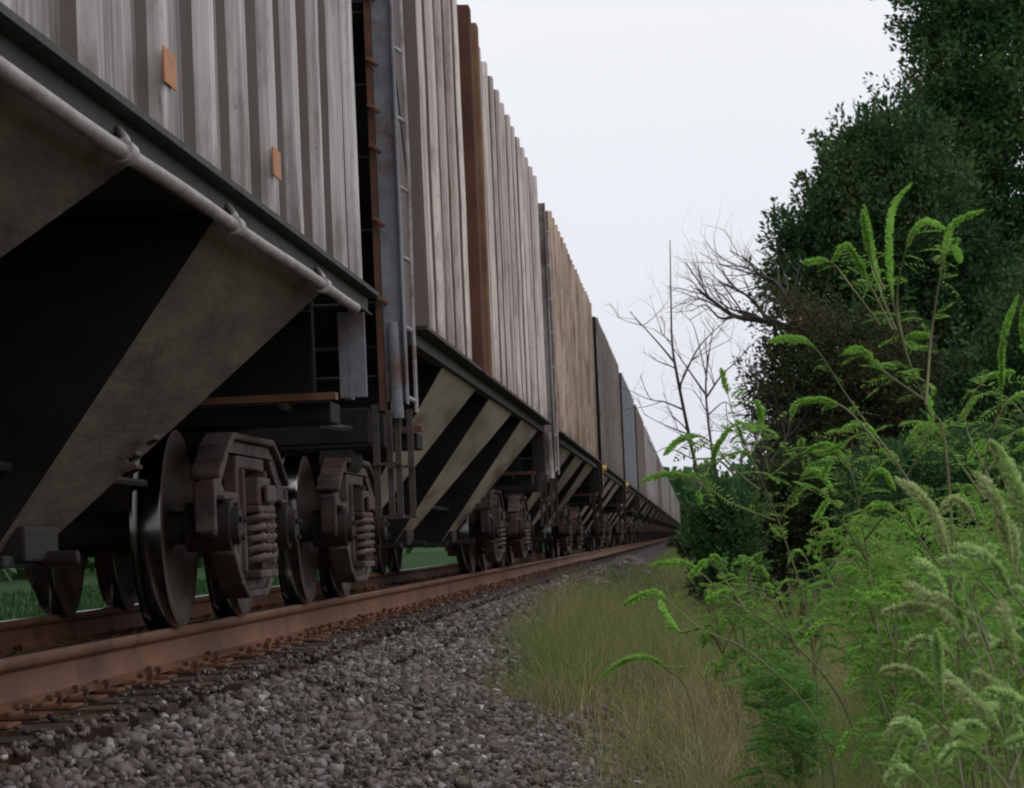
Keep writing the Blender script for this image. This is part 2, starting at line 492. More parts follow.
def make_tie(k):
    L0 = rnd.uniform(-.05, .05)
    e = empty('railroad_tie')
    m = MB()
    n = 14
    vs = []
    for i in range(n + 1):
        x = -1.3 + 2.6 * i / n
        for (yy, zz) in ((-.112, -.40), (.112, -.40), (.112, -.205), (.06, -.201), (-.06, -.203), (-.112, -.206)):
            vs.append((x, yy + rnd.uniform(-.004, .004), zz + rnd.uniform(-.004, .003)))
    fs = [(i * 6 + j, i * 6 + (j + 1) % 6, (i + 1) * 6 + (j + 1) % 6, (i + 1) * 6 + j) for i in range(n) for j in range(6)]
    fs += [tuple(range(6))[::-1], tuple(range(n * 6, n * 6 + 6))]
    m.add(vs, fs)
    m.build('beam', TIEM, e)
    for s in (1, -1):
        p = MB()
        c = s * .7545
        p.box(c - .20, c + .20, -.095, .095, -.2005, -.1875)
        p.box(c - .098, c - .078, -.095, .095, -.1875, -.176); p.box(c + .078, c + .098, -.095, .095, -.1875, -.176)
        pl = p.build('tie_plate', RAILM, e, bev=.002)
        for (dx, dy) in ((.088, .045), (.15, -.06), (-.088, .05), (-.088, -.045)):
            q = MB()
            lift = rnd.uniform(-.008, .012)
            x, y = c + s * dx * (1 if dx > 0 else 1), dy
            q.box(x - .008, x + .008, y - .008, y + .008, -.19, -.165 + lift)
            q.add([(x - .02 , y - .014, -.165 + lift), (x + .014, y - .014, -.165 + lift), (x + .014, y + .014, -.165 + lift), (x - .02, y + .014, -.165 + lift),
                   (x - .01, y - .01, -.148 + lift), (x + .009, y - .01, -.148 + lift), (x + .009, y + .01, -.148 + lift), (x - .01, y + .01, -.148 + lift)],
                  [(0, 3, 2, 1), (4, 5, 6, 7), (0, 1, 5, 4), (1, 2, 6, 5), (2, 3, 7, 6), (3, 0, 4, 7)])
            q.build('rail_spike', RUST, e)
    return e
tproto = [make_tie(i) for i in range(3)]
snapshot()
tie_words = ['brown wooden tie with rusty plates and spikes, ballast packed round it',
             ]
yy, k = 6.6, 0
ords = 'first second third fourth fifth sixth seventh eighth ninth tenth eleventh twelfth thirteenth fourteenth fifteenth sixteenth'.split()
while yy < 60:
    o = tproto[k] if k < 3 else copy_tree(tproto[k % 3])
    o.location = (XC + rnd.uniform(-.05, .05), yy, 0); o.rotation_euler.z = R(rnd.uniform(-.8, .8))
    lab = (f'weathered wooden tie, {ords[k]} in sight from the bottom left along the near rail' if k < 16 else
           'dark wooden tie further up the line, its spikes too small to tell from its neighbours')
    tag(o, lab, 'railroad tie', 'wooden ties under the rails')
    yy += rnd.uniform(.48, .54); k += 1

# ------------------------------------------------------------------ trucks
def make_truck(mats=None, full=True, springy=CASTL):
    m = MB()
    m.box(-.82, .82, -.19, .19, .50, .74)                       # bolster beam
    m.tube([(0, 0, .74), (0, 0, .80)], .20, 16)
    m.box(-.70, -.58, -.10, .10, .74, .80); m.box(.58, .70, -.10, .10, .74, .80)
    root = m.build('truck', CAST, bev=.012)
    W0 = .457
    prof = [(.045, .09), (.048, .13), (.036, .25), (.030, .35), (.005, .385), (.002, .42), (.002, .4575), (.012, .462),
            (.105, .467), (.114, .485), (.122, .493), (.136, .486), (.140, .46), (.140, .40), (.118, .375), (.085, .25), (.10, .13), (.10, .09)]
    mis = [0] * 5 + [0, 1, 1, 1, 1, 1, 1, 0, 0, 0, 0, 0]
    for ya in (-.89, .89):
        a = MB(); a.tube([(-1.06, ya, W0), (-.80, ya, W0), (-.70, ya, W0), (0, ya, W0), (.70, ya, W0), (.80, ya, W0), (1.06, ya, W0)], [.075, .08, .095, .085, .095, .08, .075], 14)
        a.build('axle', DARK, root, smooth=40)
        for s in (1, -1):
            w = MB()
            # outer face at x = +-.82, the flange on the gauge side
            w.lathe_x([(s * (.825 - px), r) for px, r in prof], 0, ya, W0, 56 if full else 24, mis)
            w.build('wheel', [WHEELF, TREAD], root, smooth=35)
            if full:
                bb = MB()
                bb.lathe_x([(s * .86, .0), (s * .86, .115), (s * 1.07, .115), (s * 1.075, .09), (s * 1.11, .085), (s * 1.115, .03), (s * 1.115, 0)], 0, ya, W0, 24)
                for q in range(3):
                    th = q * 2.094 + .5
                    bb.lathe_x([(s * 1.11, .0), (s * 1.11, .016), (s * 1.13, .016), (s * 1.13, 0)], 0, ya + .055 * math.cos(th), W0 + .055 * math.sin(th), 6)
                bb.build('bearing', DARK, root, smooth=35)
    outer = [(0, .87), (.60, .87), (.78, .81), (.93, .73), (1.06, .67), (1.10, .60), (1.10, .42), (.995, .40), (.995, .575), (.735, .575), (.735, .40), (.66, .36), (.46, .22), (.30, .15), (0, .15)]
    outer = outer + [(-y, z) for y, z in outer[::-1][1:-1]]
    hole = [(-.29, .22), (.29, .22), (.33, .74), (-.33, .74)]
    holes = [hole]
    for s in (1, -1):
        holes.append([(s * .39, .36), (s * .42, .32), (s * .63, .46), (s * .66, .56), (s * .40, .57)])
        holes.append([(s * .42, .62), (s * .74, .62), (s * .84, .66), (s * .60, .80), (s * .42, .80)])
    for s in (1, -1):
        f = MB()
        f.prism_x([outer] + holes, s * .95, s * 1.02)
        if full:
            # flanged edges of the casting
            def strip(pts, w, h):
                for (a, b_) in zip(pts[:-1], pts[1:]):
                    dy, dz = b_[0] - a[0], b_[1] - a[1]; l = math.hypot(dy, dz); ny, nz = -dz / l * h, dy / l * h
                    vs = [(x, y_, z_) for x in (s * (.98 - w), s * (.98 + w)) for (y_, z_) in ((a[0], a[1]), (b_[0], b_[1]), (b_[0] + ny, b_[1] + nz), (a[0] + ny, a[1] + nz))]
                    f.add(vs, [(0, 1, 2, 3), (7, 6, 5, 4), (0, 4, 5, 1), (1, 5, 6, 2), (2, 6, 7, 3), (3, 7, 4, 0)])
            strip([(1.06, .672), (.93, .732), (.78, .812), (.60, .872), (-.60, .872), (-.78, .812), (-.93, .732), (-1.06, .672)], .072, -.035)
            strip([(-.66, .358), (-.46, .218), (-.30, .148), (.30, .148), (.46, .218), (.66, .358)], .062, -.04)
            f.box(s * .91, s * 1.045, .325, .355, .23, .74); f.box(s * .91, s * 1.045, -.355, -.325, .23, .74)
            f.box(s * .88, s * 1.10, -.27, .27, .200, .242)
            for e in (1, -1):                                   # pedestal end boxes
                f.box(s * .935, s * 1.035, min(e * 1.085, e * 1.125), max(e * 1.085, e * 1.125), .43, .66)
                f.box(s * .905, s * 1.06, min(e * .74, e * .99), max(e * .74, e * .99), .577, .60)
        f.build('side_frame', CAST, root, bev=.014 if full else 0)
        bo = MB()
        bo.box(s * .80, s * 1.09, -.19, .19, .56, .70); bo.box(s * .86, s * 1.10, -.25, .25, .52, .56)
        bo.box(s * 1.10, s * 1.125, -.13, .13, .57, .66)
        bo.build('bolster_end', CAST, root, bev=.012)
        if full:
            for y0 in (-.165, .0, .165):
                for xo in (.92, 1.045):
                    if y0 == 0 and xo < 1: continue
                    sp = MB(); pts = []
                    turns = 5.0
                    for i in range(int(turns * 12) + 1):
                        th = i / 12 * 2 * math.pi
                        pts.append((s * (xo + .056 * math.cos(th)), y0 + .058 * math.sin(th), .258 + .250 * i / (turns * 12)))
                    sp.tube(pts, .0165, 6)
                    sp.build('spring', springy, root, smooth=60)
            # brake gear
            for e in (1, -1):
                br = MB()
                br.tube([(s * .35, e * .39, .40), (s * .70, e * .375, .40)], .03, 8)
                vs = []
                for i in range(7):
                    th = R(-28 + i * 9.5)
                    for rr in (.470, .515):
                        vs.append((e * (.89 - rr * math.cos(th)), W0 - .02 + rr * math.sin(th)))
                lp = [vs[i * 2] for i in range(7)] + [vs[i * 2 + 1] for i in range(6, -1, -1)]
                br.prism_x([lp], s * .70, s * .80)
                br.build('brake_shoe', RUST, root)
    if full:
        for e in (1, -1):
            bm_ = MB(); bm_.box(-.72, .72, e * .36 - .03, e * .36 + .03, .37, .43)
            bm_.tube([(0, e * .36, .40), (.05, e * .2, .66), (.05, 0, .62)], .022, 6)
            bm_.build('brake_beam', DARK, root)
    return root

truck_full = make_truck(); truck_lite = make_truck(full=False)

# ------------------------------------------------------------------ hopper cars
def make_car(L, paint, label, bays=3, ribs=None, pitch=.78, shift=0.0, bay_mat=BAY_C, full=True, top=4.46, far_body=1.6, near_body=.55,
             rust_ribs=(), pipe=False, post=POST, decals=(), corner_refl=False, car_no=0, far_truck=2.1, near_truck=1.6, rib_d=.12, rw=1.0, near_post=None, rib0=.12):
    root = empty('hopper_car')
    tag(root, label, 'freight car', 'covered hopper cars of the train')
    y0, y1 = near_body, L - far_body
    z0, xw, xr = 1.66, 1.50, 1.50 + rib_d
    if ribs is None:
        n = int(round((y1 - y0 - .2) / pitch)); ribs = [y0 + rib0 + (y1 - y0 - .12 - rib0) * i / n for i in range(n + 1)]
    for s in (1, -1):
        m = MB()
        # sheet, with the upper corner reaching out over the end platforms
        lp = [(y0, z0), (y0, 3.15), (y0 - .55, 3.55), (y0 - .55, top), (y1 + .5, top), (y1 + .5, 4.0), (y1, 3.7), (y1, z0)]
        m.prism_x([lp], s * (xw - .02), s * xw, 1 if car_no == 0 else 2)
        for i, y in enumerate(ribs):
            if i in rust_ribs: continue
            hb, ht = .115 * rw, .07 * rw
            j = rnd.uniform(-.006, .006)
            xm, hm = xw + (xr - xw) * (rnd.uniform(.66, .84) if car_no == 1 else rnd.uniform(.34, .52) if car_no == 0 else rnd.uniform(.50, .64)), hb + (ht - hb) * .55
            pr_ = [(xw, -hb), (xm, -hm), (xr + j, -ht), (xr + j, ht), (xm, hm), (xw, hb)]
            nz = 7
            zz = [z0 + .008 + (top - z0 - .01) * q / nz for q in range(nz + 1)]
            wv = [(rnd.uniform(-.003, .003), rnd.uniform(-.003, .003)) for _ in zz]
            vs = [(s * (px_ + (wv[q][0] if px_ > xw + .01 else 0)), y + py_ + wv[q][1], zz[q]) for q in range(nz + 1) for (px_, py_) in pr_]
            fs, ms = [], []
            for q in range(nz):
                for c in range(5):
                    fs.append((q * 6 + c, q * 6 + c + 1, q * 6 + c + 7, q * 6 + c + 6)); ms.append(2 if c in (0, 4) else 0)  # inner flank quads carry the painted shade line
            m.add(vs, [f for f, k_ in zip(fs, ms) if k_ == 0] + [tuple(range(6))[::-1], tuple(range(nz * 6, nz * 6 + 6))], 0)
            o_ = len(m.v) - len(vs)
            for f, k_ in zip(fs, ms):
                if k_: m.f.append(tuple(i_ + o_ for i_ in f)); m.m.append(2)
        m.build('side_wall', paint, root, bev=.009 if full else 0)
        for i in rust_ribs:
            y = ribs[i]
            r_ = MB(); r_.add([(s * xw, y - .17, z0 + .01), (s * (xr + .045), y - .12, z0 - .03), (s * (xr + .045), y + .06, z0 - .03), (s * xw, y + .11, z0 + .01),
                               (s * xw, y - .17, top + .04), (s * (xr + .045), y - .12, top + .04), (s * (xr + .045), y + .06, top + .04), (s * xw, y + .11, top + .04)],
                              [(0, 1, 5, 4), (1, 2, 6, 5), (2, 3, 7, 6), (0, 3, 2, 1), (4, 5, 6, 7)])
            o = r_.build('rib', RUSTRIB if i % 2 else RUSTTAN, root, bev=.01)
            o['label'] = 'rust brown vertical rib'
        # side sill: a channel with a thin lit lip
        q = MB()
        q.box(s * 1.50, s * 1.553, y0 - .15, y1 + .35, 1.548, 1.655); q.box(s * 1.553, s * (xr + .03), y0 - .15, y1 + .35, 1.640, 1.664)
        q.box(s * 1.553, s * 1.575, y0 - .15, y1 + .35, 1.548, 1.556)
        q.build('side_sill', SILL, root)
        if full:
            for (yp, dz) in ((L - .03, 1), (.04, -1)):
                # corner posts and ladders at both ends
                p = MB()
                if dz == 1:
                    p.box(s * 1.50, s * 1.615, yp - .05, yp, 1.15, 4.35); p.box(s * 1.615, s * 1.628, yp - .09, yp, 1.13, 4.35)
                    p.tube([(s * 1.56, yp - .075, 1.6), (s * 1.57, yp - .08, 1.05)], [.03, .034], 10)
                else:
                    p.box(s * 1.40, s * 1.525, yp + .03, yp + .06, 1.25, 3.6)
                pp = p.build('corner_post', post if dz == 1 else (near_post or DARK), root, bev=.004)
                if dz == 1:
                    e_ = MB(); e_.box(s * 1.462, s * 1.499, yp - .055, yp + .0, 1.10, 4.36)
                    for zz in (1.75, 2.2, 2.62, 2.85, 3.12, 3.5, 3.9):
                        e_.tube([(s * 1.47, yp - .06, zz), (s * 1.50, yp - .10, zz - .02), (s * 1.535, yp - .10, zz - .05)], .014, 6)
                    e_.build('post_flange', RUST, root)
                ld = MB()
                if dz == -1:
                    ld.tube([(s * 1.60, yp, 1.12), (s * 1.60, yp, 1.7), (s * 1.61, yp, 2.6), (s * 1.60, yp, 4.1)], .013, 6)
                    ld.tube([(s * 1.46, yp, 1.12), (s * 1.46, yp, 4.1)], .013, 6)
                    for i in range(8):
                        zz = 1.18 + i * .42
                        ld.tube([(s * 1.60, yp, zz), (s * 1.55, yp - .035, zz + .03), (s * 1.50, yp - .035, zz + .03), (s * 1.46, yp, zz)], .014, 6)
                else:
                    for i in range(7):
                        zz = 1.3 + i * .42
                        ld.tube([(s * 1.50, yp, zz), (s * 1.2, yp, zz), (s * 1.08, yp - .02, zz)], .011, 6)
                    ld.tube([(s * 1.09, yp - .02, 1.2), (s * 1.09, yp - .02, 4.0)], .011, 6)
                ld.build('ladder', PALE if dz == -1 else BLACK, root, smooth=50)
                st = MB()
                ys = yp if dz == -1 else yp - .03
                for xx in (1.43, 1.555):
                    st.box(s * (xx - .018), s * (xx + .018), ys - .012, ys + .012, .50, 1.14)
                st.box(s * 1.41, s * 1.575, ys - .04, ys + .03, .49, .508); st.box(s * 1.412, s * 1.573, ys - .035, ys + .025, .79, .806)
                st.build('stirrup_step', STEP if car_no < 2 else DARK, root)
            g_ = MB(); yg = y1 + .02
            g_.prism_x([[(yg, 1.10), (yg + .03, 1.10), (yg + .03, 1.54), (yg, 1.54)]], s * 1.475, s * 1.57)
            g_.box(s * 1.43, s * 1.475, yg, yg + .25, 1.10, 1.54)
            g_.build('end_bracket', POST if car_no == 0 else DARK, root, bev=.004)
        for k_, yd_ in enumerate(decals):
            if s < 0: continue
            d = MB(); d.box(xr + .001, xr + .006, yd_ - .10, yd_ + .10, 1.84, 1.955)
            o = d.build('reflective_patch', DECAL, root); o['label'] = 'orange reflective patch low on the side'
        if corner_refl and s > 0:
            for yl in (.15,):
                d = MB(); d.lathe_x([(1.60, 0), (1.60, .06), (1.66, .065), (1.67, .0)], 0, yl, 1.60, 12)
                d.build('reflector', AMBER_REFL, root)
    # roof, end walls and the dark floor over the bays
    m = MB()
    sec = [(-xw, top), (-xw + .02, top + .03), (-1.1, top + .16), (-.5, top + .24), (.5, top + .24), (1.1, top + .16), (xw - .02, top + .03), (xw, top)]
    n = len(sec)
    for y in (y0 - .55, y1 + .5):
        m.v += [(x, y, z) for x, z in sec]
    m.f += [(i, i + 1, n + i + 1, n + i) for i in range(n - 1)] + [tuple(range(n)), tuple(range(n, 2 * n))[::-1], (0, n, 2 * n - 1, n - 1)]
    m.m += [0] * (n + 2)
    rf = m.build('roof', paint[0], root)
    h = MB(); h.box(-.26, .26, y0 - .4, y1 + .35, top + .30, top + .33)
    for i in range(8): h.box(-.2, .2, y0 + i * (y1 - y0 - .1) / 7, y0 + i * (y1 - y0 - .1) / 7 + .06, top + .22, top + .30)
    h.build('running_board', DARK, rf)
    for s in (1, -1):
        e_ = MB()
        if s < 0: pr = [(y0 + .02, 3.2), (y0 - .5, 3.6), (y0 - .5, top), (y0 - .44, top), (y0 - .44, 3.62), (y0 + .08, 3.2), (y0 + 1.4, 1.56), (y0 + 1.32, 1.56)]
        else: pr = [(y1 - .02, 3.7), (y1 + .45, 4.0), (y1 + .45, top), (y1 + .40, top), (y1 + .40, 4.03), (y1 - .08, 3.7), (y1 - 1.7, 1.56), (y1 - 1.62, 1.56)]
        e_.prism_x([pr], -1.505, 1.505)
        e_.build('end_wall', BLACK, root)
    u = MB()
    u.box(-1.50, 1.50, y0 + .4, y1 - .4, 1.57, 1.60)
    u.box(-.30, .30, .12, L - .12, .80, 1.02)
    for yb in (near_truck, L - far_truck):
        u.box(-1.46, 1.46, yb - .19, yb + .16, .95, 1.055)
        u.box(-1.0, 1.0, yb - .12, yb + .1, .82, .95)
        u.box(-1.3, 1.3, yb + .4, yb + .46, 1.06, 1.56)
    u.box(-1.40, 1.40, .02, .16, .92, 1.12); u.box(-1.40, 1.40, L - .14, L - .02, .92, 1.12)
    un = u.build('underframe', BLACK, root, bev=.01)
    if full:
        for yb in (near_truck, L - far_truck):
            t_ = MB(); t_.box(-1.50, 1.50, yb - .30, yb - .195, 1.057, 1.092)
            t_.build('bolster_flange', RUSTTAN if car_no == 0 else RUST, un)
        b_ = MB()                                   # brake rod, cylinder and hose
        b_.tube([(.75, 3.6, .72), (.75, L - 3.2, .66)], .018, 6)
        b_.tube([(.95, 1.2, .9), (.95, 1.75, .9)], .11, 14)
        b_.tube([(.45, L - .1, .85), (.5, L + .15, .7), (.5, L + .3, .45), (.3, L + .42, .40)], .022, 8)
        b_.tube([(.45, .1, .85), (.5, -.1, .7), (.5, -.22, .45), (.3, -.38, .40)], .022, 8)
        b_.tube([(1.25, L - 2.4, 1.03), (1.28, L - 1.3, .98), (1.3, L - .2, 1.0)], .02, 6)
        b_.build('brake_rigging', DARK, root, smooth=50)
    for (ye, s) in ((0, -1), (L, 1)):
        c_ = MB(); a = ye - s * .1
        c_.box(-.09, .09, min(a, ye + s * .28), max(a, ye + s * .28), .80, .96)
        c_.box(-.16, .13, min(ye + s * .26, ye + s * .42), max(ye + s * .26, ye + s * .42), .74, 1.0)
        c_.build('coupler', RUST, root, bev=.02)
    # hopper bays
    for k_ in range(bays):
        a = L - 4.95 - 4.35 * (bays - 1 - k_) + shift
        e = a + 2.9
        ba, be = a - .05, a + .62
        if k_ == 0: ba, be = a + .85, a + 1.55
        xt, xb, zt, zb = 1.535, .68, 1.55, .36
        m = MB()
        vs = [(xt, a, zt), (xt, e, zt), (-xt, e, zt), (-xt, a, zt), (xb, ba, zb), (xb, be, zb), (-xb, be, zb), (-xb, ba, zb)]
        m.add(vs, [(0, 4, 5, 1)], 0); m.add(vs, [(2, 6, 7, 3)], 0)
        m.add(vs, [(3, 7, 4, 0), (1, 5, 6, 2), (4, 7, 6, 5)], 1)  # end faces black: shade between the bays put into the colour
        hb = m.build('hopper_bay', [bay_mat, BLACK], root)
        if full:
            g_ = MB()
            g_.box(-xb - .06, xb + .06, ba - .06, be + .06, zb - .05, zb - .004)
            g_.tube([(-xb - .22, (ba + be) / 2 + .1, zb - .02), (xb + .22, (ba + be) / 2 + .1, zb - .02)], .03, 8)
            g_.box(xb - .02, xb + .10, ba + .1, be - .05, zb - .03, zb + .10)
            g_.build('discharge_gate', DARK, hb, bev=.01)
            f_ = MB()                               # a small hook and handle low on the sheet
            q = .45
            yc = a * q + ba * (1 - q) + 1.2; 
            for (dy, dz_) in ((0, 0), (-.14, -.07), (.02, -.12)):
                xx = xb + (xt - xb) * (.36 + dz_ * .8) + .02; zz = zb + (zt - zb) * (.36 + dz_ * .8)
                f_.tube([(xx, yc - .12 + dy, zz), (xx + .05, yc - .1 + dy, zz + .02), (xx + .05, yc + .02 + dy, zz + .02), (xx, yc + .05 + dy, zz)], .010, 6)
            if k_ == bays - 1: f_.build('grab_handle', CAST, hb, smooth=50)
    if pipe:
        p_ = MB()
        pts = [(1.60, y, 1.512 - .004 * math.sin(y * 2.3)) for y in np.arange(1, L - 2.2, .4)]
        pts = [(1.60, y, z) for _, y, z in pts] + [(1.60, L - 2.15, 1.51), (1.57, L - 2.05, 1.50)]
        p_.tube(pts, .024, 12)
        pb = p_.build('side_pipe', PIPE, root, smooth=60)
        for yb in pipe:
            q_ = MB()
            q_.tube([(1.60, yb - .05, 1.512), (1.60, yb + .05, 1.512)], .036, 12)
            q_.tube([(1.60, yb + .02, 1.512), (1.59, yb + .07, 1.56), (1.557, yb + .12, 1.60)], .014, 8)
            q_.build('pipe_bracket', PALE, pb, smooth=50)
    for (yb, j) in ((near_truck, 0), (L - far_truck, 1)):
        t0 = truck_full if full else truck_lite
        tr = copy_tree(t0, root); tr.location = (0, yb, 0)
    return root

snapshot()
# the near car passes beside the viewer
S1 = -1.5; L1 = 15.35 - S1
r1 = [y - S1 for y in (-.7, .1, .9, 1.7, 2.5, 3.3, 4.1, 4.9, 5.7, 6.5, 7.5, 8.55, 9.35, 10.1, 10.8, 11.5, 12.25, 12.95, 13.6)]
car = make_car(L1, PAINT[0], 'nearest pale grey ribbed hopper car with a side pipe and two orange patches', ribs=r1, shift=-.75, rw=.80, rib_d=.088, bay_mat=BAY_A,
               pipe=[y - S1 for y in (5.8, 7.75, 9.65, 12.0)], decals=(8.55 - S1, 10.8 - S1), far_body=1.6, far_truck=2.0)
car.location = (XC, S1, 0)
P2 = dict(
    rust_ribs=(5, 6))
specs = [
    (15.95, 32.2, 1, 'second car, rose grey ribbed hopper with one rust brown rib', dict(rust_ribs=(5, 6), post=POSTW, near_post=POSTD, pitch=.78, rib0=.62)),
    (33.2, 49.2, 2, 'third car, rust tan ribbed hopper behind the rose grey one', dict(post=DARK)),
    (50.1, 66.8, 3, 'fourth car, dun brown hopper with an amber reflector at its lower corner', dict(corner_refl=True, post=DARK)),
    (67.7, 83.8, 4, 'fifth car, slate blue grey hopper with an amber reflector at its corner', dict(corner_refl=True, post=DARK)),
    (84.7, 101.0, 5, 'sixth car, brown hopper just beyond the slate blue one', dict(post=DARK)),
    (101.9, 118.3, 6, 'seventh car, light grey hopper beyond the brown one', dict(post=DARK)),
]
rp = {}
for i, (a, b_, p, lab, kw) in enumerate(specs):
    car = make_car(b_ - a, PAINT[p], lab, full=i < 4, car_no=i + 1, bays=3, **kw)
    car.location = (XC, a, 0)
    rp[i] = car
snapshot()
a = 119.2
cars_far = []
words = ['eighth', 'ninth', 'tenth', 'eleventh', 'twelfth', 'thirteenth', 'fourteenth', 'fifteenth', 'sixteenth', 'seventeenth', 'eighteenth', 'nineteenth', 'twentieth', 'twenty-first', 'twenty-second', 'twenty-third']
for k in range(16):
    src = rp[5] if k % 4 != 1 else rp[4]
    c = copy_tree(src); c.location = (XC, a, 0)
    tag(c, f'distant {"light grey" if k % 4 != 1 else "brown"} hopper, {words[k]} car of the train counted from the viewer', 'freight car', 'covered hopper cars of the train')
    a += 17.2
def drop(o):
    for ch in KIDS.get(o.name, []): drop(ch)
    bpy.data.objects.remove(o)
drop(truck_full); drop(truck_lite)

# ------------------------------------------------------------------ grass
def blades(n, xf, tf, hf, wf, lean=.5, seg=3, zf=None):
    t = tf(n); x = xf(n, t); h = hf(n, x, t)
    z = np.array([gz(a, b_) + (wob(a, b_) if -1.6 < a < 4 and b_ < 60 else 0) for a, b_ in zip(x, t)])
    th = nr.uniform(0, 2 * np.pi, n); ln = np.abs(nr.normal(0, lean, n)) * h
    az = nr.uniform(0, 2 * np.pi, n)
    w = wf(n, t)
    out = []
    def pt(s):
        return np.stack([x + np.cos(az) * ln * s ** 2, t + np.sin(az) * ln * s ** 2, z + h * (s - .18 * s ** 3 * (ln / np.maximum(h, .01)))], -1)
    side = np.stack([np.cos(th), np.sin(th) * .4, np.zeros(n)], -1)
    for i in range(seg):
        a, b_ = i / seg, (i + 1) / seg
        wa, wb = w * (1 - a ** 1.6) / 2, w * (1 - b_ ** 1.6) / 2 + .0002
        pa, pb = pt(a) if i else pt(np.float64(0)), pt(b_)
        out.append(np.stack([pa - side * wa[:, None], pa + side * wa[:, None], pb + side * wb[:, None], pb - side * wb[:, None]], 1))
    return np.concatenate([o[:, None] for o in out], 1).reshape(-1, 3)
def tdist(t0, t1, p=1.0):
    return lambda n: t0 * (t1 / t0) ** (nr.random(n) ** p)
def xedge(spread, off=0):
    return lambda n, t: edge_x(t) + off + .22 * np.sin(t * 1.7) * (t < 60) + nr.random(n) ** 1.3 * spread * (1 + t / 40)
def keep(V, seg, f):
    """drop whole blades by where they stand"""
    B = V.reshape(-1, seg * 4, 3)
    return B[f(B[:, 0, 0], B[:, 0, 1])].reshape(-1, 3)
def patch(x, t, k=1.0):
    return .5 + .25 * np.sin(x * 4.1 * k + t * 1.3) + .25 * np.sin(x * 1.9 - t * 2.3 * k + 1)
# near mixed turf
V = blades(70000, xedge(3.4, .2), tdist(9.2, 34), lambda n, x, t: nr.uniform(.05, .24, n), lambda n, t: .003 + .00014 * t, .7)
V = keep(V, 3, lambda x, t: nr.random(len(x)) < np.where(t < 16, np.clip((x - edge_x(t)) * .9, .05, 1), 1) * (.35 + .65 * patch(x, t)))
V0 = blades(26000, lambda n, t: -.1 + nr.random(n) * 2.6, tdist(8.8, 17), lambda n, x, t: nr.uniform(.08, .34, n), lambda n, t: nr.uniform(.002, .0045, n), .8, 4)
V0 = keep(V0, 4, lambda x, t: nr.random(len(x)) < np.clip((x - .1) * 1.2, .03, 1))
g1 = quads('green_grass', np.concatenate([V, V0]), GRASSG)
tag(g1, 'low green grass growing beyond the ballast edge', 'grass', kind='stuff')
V = blades(13000, xedge(3.4, -.25), tdist(9.0, 17), lambda n, x, t: nr.uniform(.10, .42, n), lambda n, t: nr.uniform(.0022, .0048, n), 1.0, 5)
V = keep(V, 5, lambda x, t: nr.random(len(x)) < np.clip((x - edge_x(t) + .3) * 1.6, .04, 1) * (.3 + .7 * patch(x, t, .8)))
V2 = blades(9000, xedge(3.0, .5), tdist(12.0, 32), lambda n, x, t: nr.uniform(.12, .40, n), lambda n, t: .003 + .00012 * t, .9, 5)
g2 = quads('dry_grass', np.concatenate([V, V2, blades(11000, lambda n, t: -.1 + nr.random(n) * 2.2, tdist(8.8, 16), lambda n, x, t: nr.uniform(.10, .46, n), lambda n, t: nr.uniform(.002, .0045, n), .9, 5), blades(2600, lambda n, t: edge_x(t) + np.abs(nr.normal(0, .9, n)), lambda n: 14.4 + 12 * nr.random(n), lambda n, x, t: nr.uniform(.25, .58, n), lambda n, t: nr.uniform(.003, .005, n), .6, 5)]), GRASST)
tag(g2, 'dry straw coloured grass stalks lying over each other beside the ballast', 'grass', kind='stuff')
def clump_h(n, x, t):
    return nr.uniform(.12, .58, n) * (1 + .25 * np.exp(-((t - 18) / 3) ** 2)) * (1 - .55 * np.exp(-((x - edge_x(t)) / .3) ** 2)) * (.72 + .5 * patch(x, t, 1.2))
V = blades(52000, lambda n, t: edge_x(t) - .12 + np.abs(nr.normal(0, .8, n)), lambda n: 14.3 + 15 * nr.random(n) ** 1.2, clump_h, lambda n, t: nr.uniform(.0016, .0034, n), .55, 4)
V[:, 0] += np.repeat(nr.normal(0, .16, len(V) // 16) - .10 * (nr.random(len(V) // 16) < .3), 16)
V = keep(V, 4, lambda x, t: (t > 14.4 + np.maximum(x + 1, 0) * 2.8 + .5 * np.sin(x * 9)) & (nr.random(len(x)) < .25 + patch(x, t, 2.3)))
# seed heads: fine specks hanging in the upper part of the mound
B = V.reshape(-1, 16, 3); tips = B[nr.integers(0, len(B), 26000)][:, 14]
H = leaf_quads(tips + nr.normal(0, .012, tips.shape), nr.normal(size=tips.shape), .012, .005).reshape(-1, 3)
V3 = blades(30000, xedge(5, -.1), tdist(30, 170), lambda n, x, t: nr.uniform(.08, .34, n), lambda n, t: .004 + .00020 * t, .5)
g3 = quads('wispy_grass', np.concatenate([V, V3, H]), GRASSR)
tag(g3, 'wispy brownish seed grass in a soft mound at the edge of the ballast', 'grass', kind='stuff')
V = blades(16000, lambda n, t: -5.6 - nr.random(n) ** 1.5 * 9, tdist(14, 70), lambda n, x, t: nr.uniform(.05, .16, n), lambda n, t: .006 + .0004 * t, .5, 2)
g4 = quads('field_grass', V, GRASSF)
tag(g4, 'bright green grass of the field beyond the far rail', 'grass', kind='stuff')

# ------------------------------------------------------------------ weeds with drooping seed spikes
def curve_pts(pts, n):
    """smooth points along a polyline (Catmull-Rom)"""
    P_ = [Vector(p) for p in pts]
    P_ = [P_[0] * 2 - P_[1]] + P_ + [P_[-1] * 2 - P_[-2]]
    out = []
    segs = len(P_) - 3
    for i in range(n):
        u = i / (n - 1) * segs
        k = min(int(u), segs - 1); u -= k
        a, b_, c, d = P_[k:k + 4]
        out.append(.5 * ((2 * b_) + (c - a) * u + (2 * a - 5 * b_ + 4 * c - d) * u * u + (3 * b_ - 3 * c + d - a) * u ** 3))
    return out

